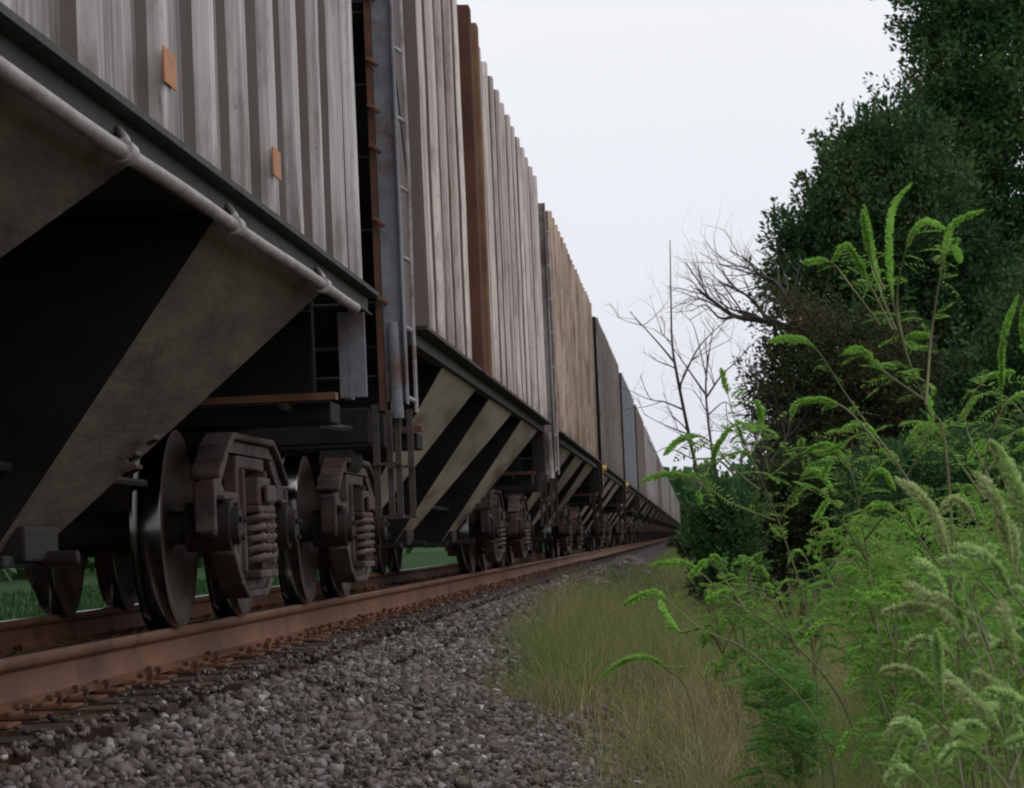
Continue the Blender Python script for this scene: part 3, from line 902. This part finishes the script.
def fuzz(pts, rad, dens):
    """short bracts packed round a curved axis, thinning to the tip"""
    A = np.array([p[:] for p in pts]); L_ = np.linalg.norm(np.diff(A, axis=0), axis=1); tot = L_.sum(); cum = np.concatenate([[0], np.cumsum(L_)])
    n = max(60, int(tot * dens))
    s = nr.random(n) * tot
    pos = np.stack([np.interp(s, cum, A[:, i]) for i in range(3)], -1)
    pos2 = np.stack([np.interp(np.minimum(s + tot * .04, tot * 1.0), cum, A[:, i]) for i in range(3)], -1)
    tan = norm(pos2 - pos + 1e-6)
    rr = nr.normal(size=(n, 3)); rad_d = norm(rr - (rr * tan).sum(-1, keepdims=True) * tan)
    prof = np.clip(np.minimum((s / tot) * 3.2 + .30, (1 - s / tot) * 3.2 + .35), 0, 1)
    D = rad_d * 1.0 + tan * .6
    ln = rad * prof * nr.uniform(.8, 1.35, n)
    return leaf_quads(pos, D, ln, ln * .30 + .0008)

def fern(p, d, L_, n, w):
    """compound leaf: paired narrow leaflets along a drooping rib"""
    p, d = np.array(p), np.array(d) / np.linalg.norm(d)
    s = (np.arange(n) + .5) / n
    droop = np.array([0, 0, -1.0])
    pos = p + d * (s * L_)[:, None] + droop * (s ** 2 * L_ * .3)[:, None]
    tan = norm(d + droop * (s * .6)[:, None])
    side = norm(np.cross(tan, np.array([0.1, .2, 1.0]) + nr.normal(0, .15, 3)))
    out = []
    for sg in (1, -1):
        out.append(leaf_quads(pos, side * sg + tan * .5, L_ * w * np.sin(np.pi * (s * .85 + .12)), L_ * w * .22))
    rib = []
    return np.concatenate(out)

def weed(name, root_xyz, branches, t, spike_rad=.0145, mat=None, pale=False, leaf=.10, nleaf=9, stem_r=.0045, label='', group=None, leafmat=None, dens=3000, main=None, cat='weed'):
    """branches: list of (polyline of points, fraction of its length that is spike)"""
    e = empty(name, root_xyz)
    tag(e, label, cat, group)
    o3 = Vector(root_xyz)
    st = MB(); LV = []
    sp = []
    for (pts, fr) in branches:
        n = max(14, 7 * (len(pts) - 1) + 1)
        cp = [p - o3 for p in curve_pts(pts, n)]
        st.tube(cp, [stem_r * (1 - .78 * i / (n - 1)) for i in range(n)], 5)
        if fr > 0:
            segs = len(pts) - 1
            ks = min(segs, max(1, round(fr * segs + .35)))
            if segs == ks: ks = max(1, ks - .5)
            sp.append(cp[max(0, min(n - 4, int(n * (1 - ks / segs)))):])
        top_i = int(n * (1 - fr * .8))
        for i in range(nleaf):
            k = rnd.uniform(.12, 1) * max(top_i - 1, 1)
            a = cp[int(k)]; tdir = (cp[min(int(k) + 1, n - 1)] - a)
            d = Vector((rnd.gauss(0, 1), rnd.gauss(0, .7), rnd.gauss(.1, .45))) + tdir.normalized() * .5
            LV.append(fern(a, d, leaf * rnd.uniform(.45, 1.5), rnd.randint(7, 12), rnd.uniform(.2, .36)))
    st.build('stem', STEMG if pale else STEM, e)
    if LV: quads('foliage', np.concatenate(LV), leafmat or LEAFW, e)
    for pts in sp:
        mt = (mat or (SPIKEN if pale else SPIKE))
        if pale and rnd.random() < .35: mt = SPIKEY
        quads('seed_spike', fuzz(pts, spike_rad, dens), mt, e)
    return e

def px_branch(pl, t, jitter=.15, root=None):
    dt = 0
    out = []
    for i, (x, y) in enumerate(pl):
        dt += rnd.uniform(-jitter, jitter)
        out.append(at(x, y, t + dt))
    return out

def rooted(x, t):
    return (x, t, gz(x, t) - .02)

def px_weed(rx, t, pls, **kw):
    X = at(rx, 600, t).x
    r = Vector(rooted(X, t))
    br = []
    for (pl, fr, from_root) in pls:
        pts = px_branch(pl, t)
        if from_root: pts = [r] + pts
        br.append((pts, fr))
    return weed('tall_weed', r, br, t, **kw)

G1 = 'green weeds with drooping seed spikes on the right'
px_weed(955, 8.6, [
    ([(948, 470), (928, 410), (905, 350), (893, 300), (889, 240), (894, 205), (912, 183)], .36, True),
    ([(905, 350), (897, 300), (906, 250), (922, 222), (945, 229)], .42, False),
    ([(926, 405), (932, 330), (943, 262), (953, 225), (984, 210)], .5, False),
    ([(896, 330), (880, 290), (872, 250), (864, 205)], .6, False),
    ([(885, 290), (872, 262), (862, 210)], .5, False),
    ([(893, 330), (870, 285), (848, 246), (832, 262)], .45, False),
    ([(880, 325), (850, 285), (830, 262), (803, 263)], .38, False),
    ([(925, 400), (885, 372), (862, 350), (845, 352)], .4, False),
    ([(935, 262), (955, 250), (960, 262)], .6, False),
    ([(915, 380), (905, 340), (930, 335)], .5, False),
], label='tallest weed, its bunch of upright spikes curling over in front of the dark trees', group=G1, stem_r=.005, nleaf=9, leaf=.085)
px_weed(985, 9.0, [
    ([(955, 560), (900, 470), (850, 400), (815, 348), (790, 338), (768, 342)], .26, True),
    ([(868, 425), (850, 440), (826, 452), (812, 452)], .4, False),
    ([(880, 445), (840, 405), (800, 402), (790, 420)], .4, False),
    ([(915, 490), (880, 440), (860, 425), (838, 432)], .45, False),
    ([(905, 480), (930, 430), (928, 395)], .4, False),
], label='leaning weed whose lone spike points left halfway up the dark trees', group=G1, nleaf=10, leaf=.09)
px_weed(815, 10.0, [
    ([(812, 640), (785, 540), (757, 470), (738, 430), (728, 395), (721, 368)], .16, True),
    ([(760, 490), (735, 470), (705, 438), (680, 440), (664, 455)], .3, False),
    ([(775, 520), (735, 505), (690, 478), (665, 474), (640, 482)], .3, False),
    ([(745, 445), (735, 425), (718, 445), (712, 462)], .5, False),
    ([(750, 455), (762, 425), (757, 400)], .4, False),
    ([(765, 480), (800, 455), (830, 445), (850, 470)], .4, False),
    ([(780, 520), (800, 480), (815, 470), (833, 490)], .45, False),
    ([(735, 475), (715, 460), (700, 490), (700, 505)], .35, False),
], label='slender weed leaning left with spikes arching over the bare saplings', group=G1, nleaf=12, leaf=.10)
px_weed(860, 9.2, [
    ([(850, 720), (790, 640), (730, 600), (700, 572), (680, 562), (650, 566)], .2, True),
    ([(745, 608), (725, 580), (708, 560), (690, 578)], .3, False),
    ([(800, 655), (770, 600), (735, 590), (705, 600)], .35, False),
], label='low weed arching left, its curled spike over the wispy grass', group=G1, nleaf=9, leaf=.09)
px_weed(830, 8.6, [
    ([(825, 740), (760, 660), (700, 628), (668, 600), (650, 592), (622, 606)], .22, True),
    ([(700, 628), (680, 632), (664, 612), (660, 600)], .4, False),
], label='low weed stretching furthest left, spike bent down over the wispy grass', group=G1, nleaf=6, leaf=.08)
px_weed(700, 10.2, [
    ([(690, 700), (668, 670), (645, 657), (622, 662), (600, 678)], .6, True),
], label='small weed with one arched spike lowest in the wispy grass', group=G1, nleaf=4, leaf=.07)
px_weed(1010, 9.2, [
    ([(1000, 560), (985, 470), (1000, 400), (1003, 340), (1018, 295)], .35, True),
    ([(990, 480), (965, 420), (985, 380), (1015, 372)], .35, False),
    ([(985, 500), (950, 450), (925, 425), (905, 445)], .4, False),
    ([(992, 430), (1010, 400), (1040, 390)], .4, False),
    ([(988, 470), (1018, 430), (1035, 450)], .4, False),
], label='bushy weed at the right edge, spikes rising against the dark trees', group=G1, nleaf=12, leaf=.09)
px_weed(1065, 9.8, [
    ([(1050, 560), (1045, 450), (1030, 370), (1022, 320), (1035, 285)], .3, True),
    ([(1045, 450), (1010, 400), (980, 395), (960, 420)], .35, False),
    ([(1045, 480), (1005, 460), (985, 440), (968, 462)], .35, False),
], label='weed half out of view at the right edge behind the bushy one', group=G1, nleaf=10, leaf=.09)
px_weed(880, 9.6, [
    ([(880, 650), (868, 560), (860, 500), (880, 470), (895, 490)], .3, True),
    ([(868, 560), (840, 520), (830, 500), (815, 520)], .35, False),
    ([(865, 540), (890, 510), (905, 505), (915, 530)], .35, False),
    ([(862, 520), (850, 470), (835, 455), (822, 478)], .35, False),
], label='leafy weed in the middle of the weed patch under the leaning spike', group=G1, nleaf=14, leaf=.10)
# the pale plant closest to the viewer
NT = 5.4
kw = dict(spike_rad=.0150, pale=True, nleaf=5, leaf=.07, stem_r=.0035, dens=5500)
X0 = at(1000, 700, NT).x
def near_weed(rx, t, pls, label):
    X = at(rx, 650, t).x
    r = Vector(rooted(X, t))
    br = []
    for pl, fr, fromroot in pls:
        pts = px_branch(pl, t, .05)
        br.append((([r] if fromroot else []) + pts, fr))
    return weed('spiky_weed', r, br, t, label=label, group='pale spiked weeds in the lower right corner', **kw)
near_weed(1000, 5.5, [
    ([(1010, 800), (1000, 700), (975, 620), (950, 560), (928, 505), (895, 478)], .28, True),
    ([(995, 690), (985, 640), (955, 605), (925, 595), (905, 583)], .5, False),
    ([(1000, 700), (960, 630), (925, 608), (882, 612)], .4, False),
    ([(990, 650), (975, 600), (985, 565), (993, 545)], .3, False),
    ([(978, 620), (1005, 595), (1020, 590)], .5, False),
], 'pale green weed whose curved spike bends left highest in the corner group')
near_weed(1040, 5.2, [
    ([(1050, 800), (1045, 690), (1030, 600), (1012, 560), (996, 500), (975, 472)], .35, True),
    ([(1040, 640), (1030, 560), (1022, 500), (1000, 448)], .45, False),
    ([(1035, 620), (1010, 590), (990, 560), (955, 545)], .45, False),
    ([(1040, 700), (1015, 660), (1005, 620), (1002, 600)], .5, False),
    ([(1040, 720), (1020, 700), (985, 680), (975, 672)], .5, False),
], 'pale green weed with thick spikes at the right edge, standing in front')
near_weed(960, 5.7, [
    ([(968, 830), (955, 745), (942, 705), (938, 660), (936, 630)], .25, True),
    ([(948, 720), (935, 690), (905, 670), (880, 672)], .45, False),
    ([(950, 735), (925, 712), (905, 712), (884, 745)], .5, False),
    ([(905, 735), (898, 750), (893, 790)], .5, False),
    ([(945, 715), (965, 690), (950, 680), (942, 672)], .4, False),
    ([(955, 740), (975, 715), (1000, 705)], .5, False),
], 'pale green weed lowest in the corner, its spikes drooping left in a fan')
near_weed(1015, 4.9, [
    ([(1020, 850), (1010, 780), (1000, 730), (960, 690), (945, 682)], .4, True),
    ([(1010, 780), (1030, 720), (1015, 700), (985, 690)], .4, False),
    ([(1010, 790), (985, 760), (955, 748), (940, 765)], .45, False),
    ([(1015, 800), (1040, 760), (1030, 740), (1005, 745)], .45, False),
], 'pale green weed at the bottom right, short spikes spread over the corner')

near_weed(1075, 5.6, [
    ([(1075, 760), (1060, 640), (1040, 560), (1020, 520), (1008, 470), (990, 440)], .3, True),
    ([(1060, 680), (1030, 650), (1010, 640), (985, 655)], .4, False),
    ([(1065, 700), (1035, 690), (1020, 720), (1012, 745)], .4, False),
    ([(1050, 640), (1030, 600), (1015, 610), (1008, 640), (1012, 665)], .45, False),
], 'pale green weed mostly beyond the right edge, two spikes hanging into view')
near_weed(985, 6.1, [
    ([(990, 780), (975, 700), (962, 640), (948, 600), (930, 570), (915, 560)], .3, True),
    ([(975, 700), (955, 660), (925, 640), (905, 650)], .4, False),
    ([(980, 720), (1000, 660), (990, 640), (970, 638)], .4, False),
    ([(970, 690), (965, 640), (958, 600), (962, 575)], .4, False),
    ([(985, 750), (950, 730), (930, 735), (915, 765)], .4, False),
], 'slimmer green weed in the middle of the pale group, half hidden by its spikes')
near_weed(930, 5.3, [
    ([(945, 840), (932, 770), (925, 740), (905, 722), (890, 735)], .3, True),
    ([(935, 780), (950, 740), (965, 725), (985, 730)], .45, False),
    ([(938, 800), (915, 775), (900, 770), (886, 782)], .45, False),
], 'short green weed at the bottom edge, leftmost of the pale group')
near_weed(1030, 6.4, [
    ([(1020, 780), (1005, 650), (990, 560), (975, 520), (955, 500), (940, 512)], .25, True),
    ([(1000, 620), (1015, 570), (1012, 530), (998, 515)], .4, False),
    ([(1005, 660), (980, 620), (965, 618), (952, 640)], .4, False),
    ([(1010, 690), (1030, 650), (1020, 625), (1005, 622)], .4, False),
    ([(998, 600), (975, 575), (960, 560), (940, 560)], .4, False),
], 'green weed rising behind the thick spiked one near the right edge')
# background weeds filling the bank: drawn from a loose generator
def random_weed(X, t, H, nb, label, group, dark=False, pale=False, spikes=True):
    r = Vector(rooted(X, t)); br = []
    lean = rnd.uniform(-.25, .15)
    topp = r + Vector((lean * H, rnd.uniform(-.1, .1), H))
    mid = r + Vector((lean * H * .35, 0, H * .55))
    br.append(([r, mid, topp, topp + Vector((-.10, 0, .02))], .22 if spikes else 0))
    for i in range(nb):
        u = rnd.uniform(.25, .9)
        a = r.lerp(mid, u / .55) if u < .55 else mid.lerp(topp, (u - .55) / .45)
        d = Vector((rnd.uniform(-1, .9), rnd.uniform(-.5, .5), 0)) * rnd.uniform(.14, .30) * (1.2 - u * .5) * min(H, 1.2)
        up = rnd.uniform(.08, .26)
        b_ = a + d * .6 + Vector((0, 0, up)); c = a + d + Vector((0, 0, up * 1.2)); e = c + d * .35 + Vector((0, 0, -.07))
        br.append(([a, b_, c, e], .5 if spikes else 0))
    return weed('leafy_weed' if not spikes else 'tall_weed', r, br, t, label=label, group=group, nleaf=9 if spikes else 16, leaf=.11 if spikes else .13,
                leafmat=LEAFD if dark else LEAFW, stem_r=.004, dens=2000, spike_rad=.0135, cat='weed')
G2 = 'green spiked weeds crowding the bank at the right'
spots = []
for i in range(52):
    t = rnd.uniform(10.5, 19)
    px = 715 + 375 * rnd.random() ** .75
    H = .78 * rnd.uniform(.75, 1.15) + max(px - 720, 0) / 370 * .55
    if px < 880 and i % 2: continue
    if px < 860: t = max(t, 14.5)
    random_weed(at(px, 600, t).x, t, H, rnd.randint(5, 8), 'green weed with thin spikes, lost among others like it on the right bank', G2, dark=rnd.random() < .4)
for i in range(16):
    t = rnd.uniform(8.0, 10.5)
    px = 880 + 200 * rnd.random()
    random_weed(at(px, 600, t).x, t, rnd.uniform(.7, 1.15), rnd.randint(7, 10), 'green weed with thin spikes, lost among others like it on the right bank', G2)
G3 = 'dark leafy weeds low in the grass'
for i in range(15):
    t = rnd.uniform(9.2, 14.5)
    px = 730 + 300 * rnd.random() ** .6
    random_weed(at(px, 650, t).x, t, rnd.uniform(.22, .50), rnd.randint(4, 7), 'low dark green leafy weed with no spikes, among others in the dry grass', G3, dark=True, spikes=False)

# ------------------------------------------------------------------ trees
def crown(name, blobs, t, n, size, mat, parent, origin, sub=.42, shell=.55, depth=1.0):
    """blobs: (px, py, rx px, ry px) seen at t; leaves gathered in clumps in the outer volume"""
    s = t / F
    tot = sum(b_[2] * b_[3] for b_ in blobs)
    out = []
    for (px, py, rx, ry) in blobs:
        c = np.array(at(px, py, t)) ; r = np.array([rx * s, (rx + ry) * .5 * s * depth, ry * s])
        n_ = n * 2.1
        k = max(30, int(n_ * rx * ry / tot)); nclump = max(8, k // 95)
        nclump = max(10, k // 42)
        d = norm(nr.normal(size=(nclump, 3)))
        rr = nr.uniform(shell, 1.0, (nclump, 1)) ** .7
        cc = c + d * r * rr
        tw = norm(d * .75 + np.array([0, 0, .65]) + nr.normal(0, .35, (nclump, 3)))
        idx = nr.integers(0, nclump, k)
        cl = nr.uniform(.5, 1.6, (nclump, 1)) * sub * 1.5
        u_ = nr.random((k, 1)) ** .8
        off = norm(nr.normal(size=(k, 3))) * (nr.random((k, 1)) ** .5) * (sub * .62 * (1.15 - u_) + .03)
        P_ = cc[idx] + tw[idx] * (u_ - .35) * cl[idx] + off
        D = norm(off) + tw[idx] * .9 + nr.normal(0, .45, (k, 3))
        out.append(leaf_quads(P_, D, nr.uniform(.7, 1.35, k) * size * .72, nr.uniform(.7, 1.2, k) * size * .38))
    V = np.concatenate(out).reshape(-1, 3) - np.array(origin)
    return quads(name, V, mat, parent)

def branchy(m, p, d, L_, r, depth, bend=.25, spread=.6, up=.15, taper=.62, kids=(2, 3), curl=None):
    n = 5
    pts = [p]; q = p.copy(); dd = d.normalized()
    for i in range(n):
        dd = (dd + Vector((rnd.gauss(0, bend), rnd.gauss(0, bend), rnd.gauss(0, bend) + up * .3)) * .35).normalized()
        q = q + dd * (L_ / n); pts.append(q.copy())
    m.tube(pts, [r * (1 - (1 - taper) * i / n) for i in range(n + 1)], 6 if depth > 2 else 4, cap=False)
    if depth <= 0: return
    for i in range(rnd.randint(*kids)):
        k = rnd.choice((2, 3, 4, 5, 5)); 
        nd_ = (dd + Vector((rnd.gauss(0, spread), rnd.gauss(0, spread), rnd.gauss(0, spread) + up))).normalized()
        branchy(m, pts[k], nd_, L_ * rnd.uniform(.55, .85), r * taper * rnd.uniform(.6, .9), depth - 1, bend, spread, up, taper, kids)

def leafy_tree(name, px, t, blobs, n, size, mat, label, cat='tree', group='dark trees on the right', trunk_r=.3, top_py=150, sub=.42, **kw2):
    X = at(px, 500, t).x
    o = Vector((X, t, gz(X, t) - .1))
    e = empty(name, o)
    tag(e, label, cat, group)
    m = MB()
    topz = at(px, top_py, t)
    hgt = topz.z - o.z
    pts = [Vector((0, 0, 0)), Vector((.1, 0, hgt * .3)), Vector((-.15, .1, hgt * .6)), Vector((.1, 0, hgt * .95))]
    m.tube(curve_pts(pts, 12), [trunk_r * (1 - .85 * i / 11) for i in range(12)], 10)
    for (bx, by, rx, ry) in blobs:
        c = at(bx, by, t) - o
        z_ = min(max(c.z * .62, .6), hgt * .8)
        a = Vector((0, 0, z_)); b_ = c
        mid = a.lerp(b_, .5) + Vector((0, rnd.uniform(-.3, .3), -.25))
        m.tube(curve_pts([a, mid, b_], 7), [trunk_r * .42 * (1 - .8 * i / 6) for i in range(7)], 6)
    m.build('trunk', BARK, e, smooth=60)
    crown('crown', blobs, t, n, size, mat, e, o, sub=sub, **kw2)
    return e
leafy_tree('broadleaf_tree', 1010, 52, [(1010, 60, 95, 95), (970, 60, 44, 56), (955, 25, 38, 45), (928, 22, 20, 32), (912, 75, 11, 28), (922, 112, 20, 18), (1000, 170, 95, 90), (950, 160, 55, 55), (1060, 120, 110, 190), (1010, 270, 110, 90), (990, -60, 110, 80), (1060, -140, 130, 110), (1090, 300, 110, 110)],
           60000, .17, TREEL, 'tallest dark broadleaf tree, running out of the top right corner', trunk_r=.45, top_py=40, sub=.55)
leafy_tree('broadleaf_tree', 905, 46, [(868, 165, 40, 40), (845, 172, 22, 24), (900, 160, 40, 50), (860, 225, 64, 46), (815, 235, 28, 32), (786, 247, 16, 13), (800, 278, 26, 24), (905, 240, 80, 80), (900, 330, 85, 65), (960, 320, 60, 70), (840, 290, 55, 42), (880, 430, 60, 55), (960, 430, 60, 60)],
           48000, .145, TREED, 'dark tree with stepped outline just left of the tallest, above the bare limbs', trunk_r=.32, top_py=170, sub=.42)
leafy_tree('vine_covered_tree', 815, 41, [(812, 345, 40, 35), (795, 385, 42, 42), (835, 380, 55, 55), (880, 390, 50, 60), (800, 430, 34, 40), (845, 440, 55, 50), (770, 312, 16, 10), (930, 430, 60, 60)],
           26000, .10, TREEV, 'squat olive brown tree smothered in vines below the bare limbs', trunk_r=.22, top_py=360, sub=.34)
leafy_tree('broadleaf_tree', 1050, 40, [(1010, 400, 60, 70), (1070, 350, 80, 90), (960, 470, 55, 50), (1040, 480, 90, 60)],
           18000, .13, TREED, 'dark tree low at the right edge behind the tall weeds', trunk_r=.22, top_py=380, sub=.4)
# the small bushes
def bush(px, t, blobs, n, size, mat, label, sub=.25, group='dark bushes along the line'):
    X = at(px, 500, t).x
    o = Vector((X, t, gz(X, t) - .05)); e = empty('bush', o); tag(e, label, 'bush', group)
    m = MB()
    for i in range(7):
        d = Vector((rnd.uniform(-.5, .5), rnd.uniform(-.4, .4), 1))
        m.tube([Vector((d.x * .1, d.y * .1, 0)), d * .5, d * 1.1 + Vector((rnd.uniform(-.1, .1), 0, 0))], [.02, .014, .006], 5)
    m.build('stem', BARK, e)
    crown('foliage', blobs, t, n, size, mat, e, o, sub=sub)
bush(718, 29, [(712, 515, 18, 20), (735, 520, 22, 26), (722, 540, 26, 26), (728, 565, 24, 24), (725, 590, 26, 20)], 5200, .085, BUSHL, 'dark green bush at the foot of the bare saplings', .2)
bush(700, 90, [(688, 548, 8, 7), (700, 548, 9, 9)], 1500, .16, TREEL, 'small far bush beside the last cars', .25)
bush(684, 150, [(684, 543, 7, 4), (675, 545, 6, 3)], 900, .2, TREEL, 'tiny far bush closest to the vanishing end of the train', .3)
bush(790, 30, [(780, 510, 30, 36), (815, 500, 36, 42), (850, 505, 40, 40), (790, 550, 40, 30)], 9000, .085, TREEV, 'olive bush under the vine covered tree, behind the slender weed', .25)
bush(930, 28, [(900, 500, 46, 44), (950, 490, 50, 50), (1000, 500, 50, 55), (1040, 490, 40, 60), (940, 545, 80, 30)], 13000, .085, BUSHL, 'wide dark bush behind the weeds at the right edge', .25)

# bare trees
def bare_tree(name, stems, t, label, cat, group, depth=2, L_=.7, r0=.03, up=.15, twigs=9, spread=.5, rootpx=None, step=None):
    x0, y0 = stems[0][0][0]
    X = at(x0, y0, t).x
    o = Vector((X, t, gz(X, t) - .05)); e = empty(name, o); tag(e, label, cat, group)
    m = MB()
    for si, (pl, r, tw) in enumerate(stems):
        pts = [at(x, y, t + rnd.uniform(-.15, .15)) - o for x, y in pl]
        if si == 0: pts = [Vector((0, 0, 0))] + pts[0:] 
        n = 6 * len(pts)
        cp = curve_pts(pts, n)
        m.tube(cp, [max(r * (1 - .85 * i / (n - 1)), .004) for i in range(n)], 7)
        for i in range(tw):
            k = rnd.randint(int(n * (.45 if si == 0 else .2)), n - 2)
            d = (cp[k + 1] - cp[k]).normalized()
            nd_ = (d + Vector((rnd.gauss(0, .9), rnd.gauss(0, .5), rnd.gauss(.15, .4)))).normalized()
            branchy(m, cp[k], nd_, L_ * rnd.uniform(.5, 1.1) * (1 - .4 * k / n), max(r * (1 - .85 * k / n) * .5, .005), depth, .3, spread, up, .6, (1, 3))
    o_ = m.build('trunk', BARKG, e, smooth=60)
    return e
G4 = 'bare saplings beside the last cars'
bare_tree('bare_sapling', [
    ([(712, 560), (703, 500), (690, 440), (676, 370), (672, 340), (671, 300), (670, 240)], .034, 5),
    ([(674, 362), (660, 345), (642, 325), (630, 312)], .014, 3),
    ([(684, 410), (665, 402), (650, 398), (640, 375)], .012, 3),
    ([(680, 385), (697, 350), (715, 330), (728, 318)], .013, 3),
    ([(690, 435), (665, 425), (645, 415)], .010, 2),
    ([(695, 460), (668, 448), (655, 452), (648, 440)], .008, 1),
], 32, 'bare sapling leaning left with one whip-thin stem rising straight above it', 'tree', G4, depth=2, L_=.55, spread=.5, up=.1)
bare_tree('bare_sapling', [
    ([(735, 560), (722, 500), (712, 450), (706, 395), (708, 360), (714, 325)], .030, 6),
    ([(706, 395), (690, 372), (676, 352), (660, 330)], .014, 3),
    ([(706, 398), (722, 375), (738, 360), (750, 345)], .014, 4),
    ([(708, 415), (725, 402), (735, 415)], .010, 2),
    ([(707, 380), (695, 330), (688, 318)], .009, 2),
    ([(712, 450), (690, 440), (675, 428)], .009, 2),
], 33, 'bare sapling with spreading twigs standing right of the leaning one', 'tree', G4, depth=2, L_=.55, spread=.5, up=.1)
bare_tree('dead_tree', [
    ([(805, 540), (812, 470), (818, 400), (822, 340)], .16, 3),
    ([(818, 370), (800, 335), (770, 322), (735, 316), (712, 300), (695, 288)], .075, 14),
    ([(800, 335), (788, 300), (775, 282), (760, 275), (748, 262)], .05, 12),
    ([(770, 322), (752, 300), (738, 290), (722, 282)], .035, 10),
    ([(820, 430), (790, 422), (765, 412), (742, 418)], .05, 9),
    ([(735, 316), (720, 318), (705, 305), (690, 312)], .025, 6),
], 41, 'dead tree with grey bare limbs reaching left out of the dark trees', 'tree', 'bare tree', depth=2, L_=1.0, spread=.55, up=.12)
bare_tree('bare_sapling', [
    ([(775, 560), (768, 500), (760, 455), (752, 420), (755, 380)], .04, 12),
    ([(764, 470), (745, 450), (738, 430)], .02, 8),
    ([(764, 470), (785, 440), (790, 420)], .02, 8),
], 37, 'twiggy bare sapling tangled below the dead limbs, left of the vine covered tree', 'tree', G4, depth=2, L_=.5, spread=.6)

# wood beyond the field on the far side of the train and down the line
def wood(name, x0, x1, t0, t1, h0, h1, n, size, mat, label):
    k = n
    t = nr.uniform(t0, t1, k); x = nr.uniform(x0, x1, k)
    hh = (h0 + (h1 - h0) * (.5 + .5 * np.sin(t * .35) * np.cos(t * .13 + 1)))
    z = np.array([gz(a, b_) for a, b_ in zip(x, t)]) + hh * nr.random(k) ** .7
    P_ = np.stack([x, t, z], -1)
    V = leaf_quads(P_, nr.normal(size=(k, 3)), nr.uniform(.7, 1.3, k) * size, nr.uniform(.6, 1.1, k) * size)
    o = quads(name, V, mat); tag(o, label, 'woods', kind='stuff')
wood('distant_woods', -34, -24, 10, 240, 7, 12, 30000, 1.0, TREED, 'dark woods beyond the field on the far side of the train')
wood('far_trees', 4, 16, 110, 420, 4, 8, 16000, .8, TREED, 'distant trees along the line on the right')
wood('far_thicket', -60, 90, 520, 640, 8, 14, 14000, 3.0, TREEL, 'far trees closing off the end of the line')

# ------------------------------------------------------------------ light: overcast evening sky
w = bpy.data.worlds.new('World'); sc.world = w; w.use_nodes = True
nt = w.node_tree; bg = nt.nodes['Background']
sky = nt.nodes.new('ShaderNodeTexSky'); sky.sky_type = 'NISHITA'; sky.sun_disc = False
SE, SR = R(62), R(130)
sky.sun_elevation = SE; sky.sun_rotation = SR
sky.dust_density = 3
tc = nt.nodes.new('ShaderNodeTexCoord'); sx = nd(nt, 'ShaderNodeSeparateXYZ'); nt.links.new(tc.outputs['Generated'], sx.inputs[0])
cr = nt.nodes.new('ShaderNodeValToRGB')
els = [(0, (7.6, 7.6, 9.0)), (.03, (7.8, 7.9, 8.8)), (.08, (8.4, 8.5, 9.15)), (.19, (9.15, 9.25, 9.75)), (1, (9.2, 9.3, 9.8))]
for i, (p, c) in enumerate(els):
    e = cr.color_ramp.elements[i] if i < 2 else cr.color_ramp.elements.new(p)
    e.position = p; e.color = (c[0] / 10, c[1] / 10, c[2] / 10, 1)
nt.links.new(sx.outputs['Z'], cr.inputs[0])
sc_ = nt.nodes.new('ShaderNodeVectorMath'); sc_.operation = 'SCALE'; sc_.inputs['Scale'].default_value = 9.25
nt.links.new(cr.outputs[0], sc_.inputs[0])
cn = noise(nt, tc.outputs['Generated'], 2.2, 3)
sc2 = nt.nodes.new('ShaderNodeVectorMath'); sc2.operation = 'SCALE'
nt.links.new(ramp(nt, cn, .3, .7, .96, 1.04), sc2.inputs['Scale']); nt.links.new(sc_.outputs[0], sc2.inputs[0])
nt.links.new(mix(nt, .94, sky.outputs[0], sc2.outputs[0]) if False else sc2.outputs[0], bg.inputs['Color'])
mx = nt.nodes.new('ShaderNodeMix'); mx.data_type = 'RGBA'; mx.inputs[0].default_value = .95
nt.links.new(sky.outputs[0], mx.inputs[6]); nt.links.new(sc2.outputs[0], mx.inputs[7]); nt.links.new(mx.outputs[2], bg.inputs['Color'])
bg.inputs['Strength'].default_value = .1
sun = bpy.data.lights.new('sun', 'SUN'); sun.energy = .5; sun.angle = R(25); sun.color = (1, .96, .92)
so = bpy.data.objects.new('sun', sun); C.objects.link(so)
# the sky's brightest quarter is to the right of the line, behind the viewer
sd = Vector((math.sin(SR) * math.cos(SE), math.cos(SR) * math.cos(SE), math.sin(SE)))
so.rotation_euler = sd.to_track_quat('Z', 'Y').to_euler()

sc.view_settings.view_transform = 'Standard'; sc.view_settings.look = 'None'
sc.view_settings.exposure = .15; sc.view_settings.gamma = 1
sc.cycles.filter_width = 2.0
sc.cycles.max_bounces = 6; sc.cycles.diffuse_bounces = 3; sc.cycles.glossy_bounces = 3; sc.cycles.transmission_bounces = 2
sc.render.film_transparent = False
